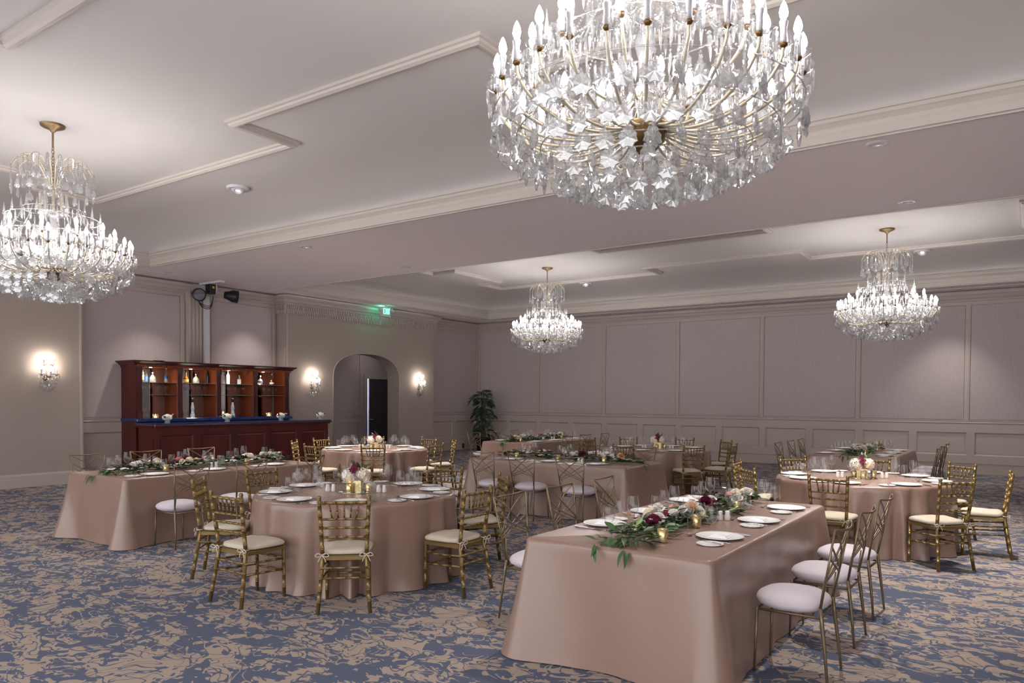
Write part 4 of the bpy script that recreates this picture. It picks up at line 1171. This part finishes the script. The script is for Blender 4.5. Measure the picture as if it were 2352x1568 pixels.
for i, (k, T) in enumerate(ROUND.items()):
    cx_, cy_ = T['c']
    tag(round_cloth(RR, 40+i).build('tablecloth', 'satin', loc=(cx_, cy_, 0)), 'rose satin pleated cloth on the %s' % T['name'], 'tablecloth', 'satin tablecloths')
    table_under('round', RR, T['c'], 'round folding table hidden under the cloth of the %s' % T['name'])
    for deg, where in T['seats']:
        a = math.radians(deg); d = 1.21
        place(CHI, (cx_+d*math.cos(a), cy_+d*math.sin(a), 0), a+PI/2, 'gold bamboo-style chair with cream cushion at the %s, %s' % (T['name'], where))
        setting((cx_+RR*math.cos(a), cy_+RR*math.sin(a)), a+PI/2, 'on the %s, %s' % (T['name'], where), T['full'], rs)
    rzv = {'A': .62, 'B': .7, 'C': .15, 'D': .4}[k]
    centrepiece(cx_, cy_, rzv, 'white and burgundy flower centrepiece on the %s' % T['name'], True)
    for q, (an, wh) in enumerate(((-1.9, 'left of'), (-.2, 'right of'), (1.9, 'behind'))):
        votive(cx_+.125*math.cos(an+.6), cy_+.125*math.sin(an+.6), TOP+.0065, 'glowing votive candle %s the flowers of the %s' % (wh, T['name']))
    shakers(cx_-.22, cy_-.13, .7, 'left of the flowers on the %s' % T['name'])
    shakers(cx_+.22, cy_+.12, .7, 'right of the flowers on the %s' % T['name'])
# ================================================================== back bar
def box_part(parent, name, m, *a, smooth=False): return MB().box(*a).build(name, m, parent, smooth)
BB = thing('back_bar', 'tall mahogany back bar cabinet with lit shelves against the left wall', 'bar cabinet', (0, 0, 0))
bx0, bx1 = AX+.045, -15.0
box_part(BB, 'base_cabinet', 'mahogany', bx0, bx1, 8.1, 11.93, 0, 1.185)
PIL = [8.16, 9.05, 9.985, 10.945, 11.86]
for i, y in enumerate(PIL):
    w = .035 if 0 < i < 4 else .02
    yy = y if 0 < i < 4 else (8.12 if i == 0 else 11.91)
    box_part(BB, 'partition', 'mahogany_lit' if i else 'mahogany', bx0, bx1-.02, yy-w/2, yy+w/2, 1.245, 2.42)
    p = box_part(BB, 'pilaster', 'mahogany', bx1-.03, bx1+.005, y-.055, y+.055, 1.245, 2.31)
    box_part(p, 'plinth_block', 'mahogany', bx1+.005, bx1+.018, y-.06, y+.06, 1.245, 1.40)
    box_part(p, 'cap_block', 'mahogany', bx1+.005, bx1+.018, y-.06, y+.06, 2.20, 2.31)
    for k in (-1, 1): box_part(p, 'reed', 'mahogany', bx1+.005, bx1+.013, y+k*.02-.008, y+k*.02+.008, 1.41, 2.19)
    for z0 in (1.28, 2.22):
        f = MB(); frame(f, bx1+.018, y-.04, y+.04, z0, z0+.075, .012, .006); f.build('block_frame', 'mahogany', p, False)
# outer left side with panel
box_part(BB, 'side_panel', 'mahogany', bx0, bx1, 8.085, 8.1, 0, 2.42)
for i in range(4):
    a, b = PIL[i]+.05, PIL[i+1]-.05
    box_part(BB, 'mirror_back', 'mirror', bx0+.005, bx0+.012, a-.03, b+.03, 1.245, 2.32)
    s = thing_part = None
    for z in (2.0, 1.745):
        sh = MB().box(bx0+.02, bx1-.06, a-.02, b+.02, z-.008, z).build('glass_shelf', 'glass_shelf', BB, False)
        for yy in (PIL[i+1]-.02,): MB().box(bx0+.02, bx1-.05, yy-.012, yy, z-.04, z-.009).build('shelf_cleat', 'mahogany_lit', BB, False)
    box_part(BB, 'top_board', 'mahogany_lit', bx0+.012, bx1-.01, a-.03, b+.03, 2.315, 2.33)
    pk = MB().lathe([(.0005, -.006), (.028, -.006), (.03, 0)], 16).build('puck_light', 'puck', BB, loc=((bx0+bx1)/2+.1, (a+b)/2-.1, 2.314))
    l = bpy.data.lights.new('puck_beam', 'SPOT'); l.energy = 55; l.color = (1, .82, .6); l.spot_size = 2.4; l.spot_blend = .6; l.shadow_soft_size = .03
    lo = bpy.data.objects.new('puck_beam', l); COL.objects.link(lo); lo.location = ((bx0+bx1)/2+.1, (a+b)/2-.1, 2.30); lo.parent = BB
# cornice with dentils
m = MB(); prof = [(0, 2.31), (.02, 2.31), (.02, 2.35), (.05, 2.355), (.055, 2.375), (.09, 2.40), (.12, 2.415), (.125, 2.44), (0, 2.44)]
m.sweep(prof, [(bx0, 8.085), (bx1, 8.085), (bx1, 11.945), (bx0, 11.945)]); 
m.box(bx0, bx1, 8.085, 11.945, 2.40, 2.44)
m.build('cornice', 'mahogany', BB, False)
d = MB(); y = 8.1
while y < 11.92: d.box(bx1+.02, bx1+.04, y, y+.022, 2.325, 2.35); y += .04
stuff(d.build('dentil_strip', 'mahogany_lit', BB, False))
MB().bbox(bx0, bx1+.09, 8.06, 11.97, 1.185, 1.245, .012).build('counter_slab', 'granite', BB, False)

# ================================================================== front bar
FB = thing('front_bar', 'long mahogany bar counter with blue granite top before the shelves', 'bar counter', (0, 0, 0))
fx0, fx1, fy0, fy1, ftop = -14.85, -14.19, 8.05, 12.45, 1.16
box_part(FB, 'body', 'mahogany', fx0, fx1-.03, fy0, fy1, 0, 1.07)
n = 5; pw = (fy1-fy0)/n
rails = MB()
rails.box(fx1-.03, fx1, fy0, fy1, .92, 1.07); rails.box(fx1-.03, fx1, fy0, fy1, 0, .2)
for k in range(n+1):
    c = fy0+k*pw; rails.box(fx1-.03, fx1, max(fy0, c-.08), min(fy1, c+.08), .2, .92)
rails.build('face_frame', 'mahogany', FB, False)
pm = panel_mesh(pw-.16, .72, .028, .05, 'mahogany')
for k in range(n): obj('front_panel', pm, FB, (fx1, fy0+k*pw+.08, .2), (0, 0, PI/2))
MB().bbox(fx0-.04, fx1+.035, fy0-.04, fy1+.05, 1.07, 1.10, .008).build('cornice_mould', 'mahogany', FB, False)
MB().bbox(fx0-.07, fx1+.07, fy0-.07, fy1+.08, 1.10, 1.135, .012).build('edge_mould', 'mahogany', FB, False)
MB().bbox(fx0-.05, fx1+.05, fy0-.05, fy1+.06, 1.135, ftop, .008).build('granite_top', 'granite', FB, False)
f = MB(); f.box(fx0+.1, fx1-.1, fy0-.012, fy0, .22, .9); f.build('end_panel', 'mahogany', FB, False)
box_part(FB, 'foot_rail', 'brass_dark', fx1+.06, fx1+.08, fy0+.1, fy1-.1, .16, .18)

# ---- bottles
def bottle(x, y, z, prof, m, label, cap='black_metal', caph=None, band=None, n=18, square=False):
    t = thing('bottle', label, 'bottle', (x, y, z), 0, 'bottles on the back bar')
    if square: b = MB().lathe([(r*1.2, zz) for r, zz in prof], 4)
    else: b = MB().lathe(prof, n)
    b.f.append(tuple(range((4 if square else n)-1, -1, -1)))
    b.build('body', m, t, not square)
    top = prof[-1][1]; r = prof[-1][0]
    MB().lathe([(r+.003, top-.02), (r+.004, top+.02), (r*.7, top+.026), (.0005, top+.027)], 12).build('cap', cap, t)
    if band:
        z0, z1, bm = band; rr = max(q[0] for q in prof)+.0015
        MB().lathe([(rr*(1.2 if square else 1), z0), (rr*(1.2 if square else 1), z1)], 4 if square else n).build('label_band', bm, t, not square)
    return t
tall = [(.036, 0), (.038, .01), (.038, .19), (.030, .22), (.014, .25), (.0125, .30)]
slim = [(.031, 0), (.033, .01), (.033, .21), (.022, .25), (.012, .27), (.012, .31)]
squat = [(.055, 0), (.06, .01), (.064, .07), (.052, .115), (.026, .145), (.015, .16), (.018, .195)]
should = [(.05, 0), (.053, .012), (.05, .10), (.036, .13), (.015, .16), (.0125, .24), (.013, .26)]
decan = [(.04, 0), (.045, .01), (.045, .12), (.038, .135), (.014, .145), (.016, .18), (.02, .21)]
round_ = [(.035, 0), (.052, .02), (.058, .07), (.045, .12), (.016, .15), (.014, .18), (.024, .20)]
SZ = 2.0
SX = -15.28
bottle(SX, 8.37, SZ, tall, 'bottle_clear', 'clear bottle with a tan picture label and black cap, leftmost on the top shelf', 'black_metal', band=(.05, .15, 'label_tan'))
bottle(SX-.16, 8.55, SZ, slim, 'bottle_clear', 'slim clear bottle with blue label behind the tan-labelled one', 'black_metal', band=(.04, .12, 'label_blue'))
bottle(SX, 8.60, SZ, squat, 'bottle_clear', 'squat wide clear decanter with round stopper, first bay of the bar', 'silver')
bottle(SX, 8.90, SZ, slim, 'bottle_clear', 'clear bottle with bright blue band, right side of first bay', 'white_metal', band=(.09, .15, 'label_blue'))
bottle(SX, 9.36, SZ, should, 'bottle_brown', 'brown bottle with round gold label, second bay', 'black_metal', band=(.03, .085, 'label_gold'))
bottle(SX, 9.60, SZ, squat, 'bottle_clear', 'squat clear decanter with bright stopper, second bay', 'silver')
bottle(SX, 9.89, SZ, slim, 'bottle_dark', 'tall dark bottle with pale lettering, second bay', 'black_metal', band=(.05, .18, 'bottle_dark'))
bottle(SX, 10.41, SZ, tall, 'bottle_white', 'tall frosted white bottle, third bay', 'white_metal')
bottle(SX, 10.71, SZ, decan, 'bottle_clear', 'square clear decanter with glass stopper, third bay', 'silver', square=True)
bottle(SX, 11.29, SZ, round_, 'bottle_clear', 'round clear decanter with dark blue label, fourth bay', 'silver', band=(.05, .09, 'ink_blue'))
bottle(SX, 11.63, SZ, should, 'bottle_brown', 'brown liqueur bottle with white stripes, fourth bay', 'white_metal', band=(.04, .06, 'bottle_white'))
def painted_bottle(x, y, z, label):
    t = thing('painted_bottle', label, 'bottle', (x, y, z), 0, 'hand painted white bottles')
    MB().lathe([(.052, 0), (.055, .012), (.045, .08), (.032, .13), (.036, .17), (.042, .205), (.034, .25), (.022, .30), (.02, .34)], 20, cap0=True).build('body', 'bottle_white', t)
    MB().lathe([(.021, .335), (.024, .345), (.024, .37), (.018, .375)], 14).build('collar', 'black_metal', t)
    MB().ball(0, 0, .415, .036, 14, 9).build('stopper', 'chrome', t)
    for k, (zz, r) in enumerate(((.03, .0515), (.085, .0452), (.21, .0422))):
        pts = []
        for i in range(24):
            a = 2*PI*i/24; pts.append((r*1.0*math.cos(a), r*math.sin(a), zz+.012*math.sin(a*4)))
        MB().tube(pts, .0025, 4, closed=True).build('painted_vine', 'ink_blue', t)
    for k in range(6):
        a = 2*PI*k/6; pts = [(.0375*math.cos(a+.35*math.cos(q)), .0375*math.sin(a+.35*math.cos(q)), .175+.028*math.sin(q)) for q in [2*PI*i/10 for i in range(10)]]
        MB().tube(pts, .0022, 4, closed=True).build('painted_ring', 'ink_blue', t)
painted_bottle(-15.05, 9.37, 1.2455, 'tall hand painted white bottle with silver stopper, left one on the bar')
painted_bottle(-15.05, 10.37, 1.2455, 'tall hand painted white bottle with silver stopper, right one on the bar')
for i, (y, w) in enumerate(((8.390, 'first bay, leftmost'), (8.530, 'first bay, second from left'), (8.720, 'first bay, third from left'), (8.890, 'first bay, rightmost'),
            (9.330, 'second bay, leftmost'), (9.500, 'second bay, second from left'), (9.670, 'second bay, third from left'), (9.830, 'second bay, rightmost'),
            (10.230, 'third bay, leftmost'), (10.400, 'third bay, second from left'), (10.590, 'third bay, third from left'), (10.820, 'third bay, rightmost'),
            (11.180, 'fourth bay, leftmost'), (11.370, 'fourth bay, second from left'), (11.540, 'fourth bay, third from left'), (11.740, 'fourth bay, rightmost'))):
    tag(obj('wine_glass', WINE, None, (SX, y, 1.7455), None, (1, 1, .9)), 'stemmed wine glass on the middle bar shelf, %s' % w, 'glass', 'wine glasses on the bar shelf')
def cube_candle(x, y, z, label):
    t = thing('cube_candle', label, 'candle', (x, y, z), 0, 'cube candles on the bar')
    b = MB(); b.bbox(-.045, .045, -.045, .045, 0, .09, .006); b.build('glass_cube', 'bottle_clear', t, False)
    obj('wax', WAXM, t, (0, 0, 0), None, (1, 1, .9)); obj('flame', FLAME, t, (0, 0, .05), None, 1.4)
cube_candle(-14.97, 8.48, 1.2455, 'glowing square glass candle at the left of the back bar counter')
cube_candle(-14.97, 11.30, 1.2455, 'glowing square glass candle at the right of the back bar counter')
def posy(x, y, label):
    t = thing('flower_posy', label, 'flowers', (x, y, ftop+.0005), 0, 'small vases on the bar')
    b = MB(); b.bbox(-.04, .04, -.04, .04, 0, .085, .005); b.build('vase', 'bottle_clear', t, False)
    rnd = random.Random(label)
    for dx, dy, dz, s in ((0, 0, .12, 1.0), (.03, .035, .115, .8), (-.02, -.045, .11, .8)): obj('hydrangea', HYD[0], t, (dx, dy, dz), (0, 0, rnd.uniform(0, 6)), s)
    for k in range(12): obj('leaf', LEAF[k % 3], t, (.02, .06*(1 if k < 8 else -1), .105), (rnd.uniform(-.5, .5), -rnd.uniform(.0, .9), rnd.uniform(.3, 2.4)*(1 if k < 8 else -1)), 1.1)
posy(-14.42, 8.42, 'small white flower posy at the left end of the bar counter')
posy(-14.42, 9.80, 'small white flower posy at the middle of the bar counter')
posy(-14.42, 11.22, 'small white flower posy right of the cube candle on the bar counter')
posy(-14.42, 12.40, 'small white flower posy at the right end of the bar counter')
t = thing('silver_dish', 'small silver dish on top of the back bar cabinet', 'dish', (-15.3, 8.75, 2.4405))
MB().lathe([(.0005, .0), (.05, 0), (.09, .02), (.12, .03), (.115, .034), (.08, .024), (.0005, .01)], 20).build('bowl', 'silver', t)
MB().lathe([(.008, .01), (.012, .05), (.006, .07), (.0005, .075)], 8).build('knob', 'silver', t)

# ================================================================== ceiling stage lights and pole
t = thing('stage_light_rig', 'pair of black stage lights on a grey bracket under the soffit above the bar', 'stage lights', (-15.2, 9.85, SOF))
MB().box(-.25, .55, -.06, .06, -.045, 0).build('bracket', 'white_metal', t, False)
MB().box(-.02, .14, -.05, .10, -.26, -.045).build('control_box', 'black_metal', t, False)
MB().box(.142, .146, .02, .07, -.14, -.09).build('warning_tag', 'tag_yellow', t, False)
MB().tube([(.2, .09, -.045), (.2, .09, -.25)], .011, 8).build('hanger', 'white_metal', t)
def can(loc, aim, L, R):
    d = Vector(aim).normalized(); q = d.to_track_quat('Z', 'Y').to_euler()
    o = MB().lathe([(.0005, -L*.6), (R*.55, -L*.58), (R*.7, -L*.3), (R*.98, 0), (R, L*.35), (R*1.03, L*.4), (R*.9, L*.4), (R*.86, L*.3)], 22).build('lamp_can', 'black_metal', t, loc=loc, rot=q)
    MB().lathe([(.0005, L*.32), (R*.88, L*.30)], 22).build('lens', 'lens', o)
    yk = [(R*1.06*math.cos(a), R*1.06*math.sin(a)*.4-.0, .02) for a in [PI*i/10 for i in range(11)]]
    MB().tube(yk, .007, 5).build('yoke', 'black_metal', o)
can((.05, -.27, -.30), (.75, -.25, -.15), .30, .14)
can((.30, .42, -.28), (.5, .55, -.1), .30, .14)
for k in range(3):
    c = MB(); c.tube(bez([(.02, -.3+.02*k, -.36), (.06, -.2, -.50-.03*k), (.10, .0, -.52-.03*k), (.12, .06, -.30)], 6), .008, 5); c.build('cable', 'black_metal', t)
t = thing('cable_pole', 'white square cable pole with a black cord running down beside the fluted pilaster', 'pole', (AX+.16, 9.98, 0))
MB().box(-.035, .035, -.06, .06, 2.45, 4.0).build('pole', 'white_metal', t, False)
MB().tube([(.01, .075, 2.46), (.012, .072, 3.2), (.01, .075, 4.0)], .008, 6).build('cord', 'black_metal', t)

# ================================================================== exit sign
t = thing('exit_sign', 'lit green EXIT sign with two emergency lamps above the arched pier', 'exit sign', (-14.78, 15.05, SOF))
MB().box(-.04, .04, -.06, .06, -.03, 0).build('ceiling_mount', 'white_metal', t, False)
MB().bbox(-.035, .035, -.17, .17, -.30, -.03, .006).build('housing', 'white_metal', t, False)
def letter(strokes, y0):
    b = MB(); zt, zb = -.075, -.225
    for y1, z1, y2, z2, w in strokes:
        p, q = Vector((0, y0+y1, zb+(zt-zb)*z1)), Vector((0, y0+y2, zb+(zt-zb)*z2)); dd = (q-p).normalized(); nn = Vector((0, -dd.z, dd.y))*w/2
        b.add([p+nn+Vector((.036, 0, 0)), p-nn+Vector((.036, 0, 0)), q-nn+Vector((.036, 0, 0)), q+nn+Vector((.036, 0, 0)), p+nn+Vector((.039, 0, 0)), p-nn+Vector((.039, 0, 0)), q-nn+Vector((.039, 0, 0)), q+nn+Vector((.039, 0, 0))],
              [(4, 5, 6, 7), (0, 1, 5, 4), (1, 2, 6, 5), (2, 3, 7, 6), (3, 0, 4, 7)])
    b.build('letter', 'exit_green', t, False)
W_ = .02
letter([(0, 0, 0, 1, W_), (0, .94, .05, .94, W_), (0, .5, .042, .5, W_), (0, .06, .05, .06, W_)], -.115)
letter([(0, 0, .055, 1, W_), (0, 1, .055, 0, W_)], -.042)
letter([(0, 0, 0, 1, W_)], .046)
letter([(.03, 0, .03, 1, W_), (0, .94, .06, .94, W_)], .068)
for s in (-1, 1):
    o = MB().lathe([(.0005, -.03), (.045, -.02), (.055, .02), (.05, .028), (.0005, .022)], 14).build('lamp_head', 'white_metal', t, loc=(.02, s*.24, -.10), rot=(0, 1.2, s*.4))
    MB().tube([(0, s*.17, -.1), (.01, s*.21, -.1)], .012, 6).build('lamp_arm', 'white_metal', t)
l = bpy.data.lights.new('exit_glow', 'POINT'); l.energy = 1.6; l.color = (.1, 1, .55); l.shadow_soft_size = .04
lo = bpy.data.objects.new('exit_glow', l); COL.objects.link(lo); lo.parent = t; lo.location = (-.08, -.1, -.06)

# ================================================================== palm
def palm():
    t = thing('potted_palm', 'tall dark green palm in a black pot in the far corner', 'palm', (-14.75, 19.55, 0))
    MB().lathe([(.0005, 0), (.20, 0), (.25, .36), (.27, .37), (.27, .42), (.24, .42), (.23, .36), (.0005, .36)], 24).build('pot', 'pot_black', t)
    MB().lathe([(.0005, .375), (.23, .37)], 20).build('soil', 'soil', t)
    rnd = random.Random(5)
    for k in range(5):
        a = k*1.3; MB().tube(bez([(.06*math.cos(a), .06*math.sin(a), .36), (.07*math.cos(a+.2), .07*math.sin(a+.2), 1.0), (.05*math.cos(a), .05*math.sin(a), 1.45+.12*k)], 5), .014, 6).build('trunk', 'palm_stem', t)
    def frond(L, droop, seed):
        rn = random.Random(seed); b = MB(); N = 20; P = []
        for i in range(N+1):
            u = i/N; P.append(Vector((L*(u-.25*u*u), .03*math.sin(u*3+seed), L*(.62*u-droop*u*u))))
        b.tube(P, [.005*(1-.8*i/N) for i in range(N+1)], 4)
        for i in range(3, N+1):
            u = i/N; l = .23*math.sin(PI*min(.97, .22+.74*u))**.8
            for s in (-1, 1):
                ll = l*rn.uniform(.8, 1.15); p = P[i]; q = p+Vector((ll*rn.uniform(.5, .75), s*ll*rn.uniform(.45, .75), -ll*rn.uniform(.35, .8))); m_ = p.lerp(q, .45)+Vector((0, 0, .025))
                w = Vector((.0055, -s*.004, .002))
                b.add([p, m_+w, q, m_-w], [(0, 1, 2), (0, 2, 3)])
        return b.mesh('frond', 'palm_leaf', False)
    F = [frond(.52, 1.05, 1), frond(.46, 1.3, 2), frond(.40, .8, 3), frond(.5, 1.5, 4)]
    for k in range(52):
        z = .5+1.36*(k/52)**.9+rnd.uniform(-.08, .08)
        obj('frond', F[k % 4], t, (.05*math.cos(k*2.4), .05*math.sin(k*2.4), z), (rnd.uniform(-.3, .3), rnd.uniform(-.5, .35), k*2.4+rnd.uniform(-.5, .5)), rnd.uniform(.65, 1.0))
    for k in range(4):
        obj('frond', F[2], t, (0, 0, 1.78+.05*k), (0, -.75+.15*k, k*1.9+2.6), rnd.uniform(.6, .9))
palm()
# wall outlet by the palm
t = thing('wall_outlet', 'small dark outlet plate low on the left wall beside the palm', 'outlet', (AX+.026, 19.55, .12))
MB().box(0, .008, -.06, .06, -.08, .08).build('plate', 'plate_metal', t, False)
for z in (-.035, .035): MB().box(.008, .012, -.03, .03, z-.02, z+.02).build('socket', 'black_metal', t, False)
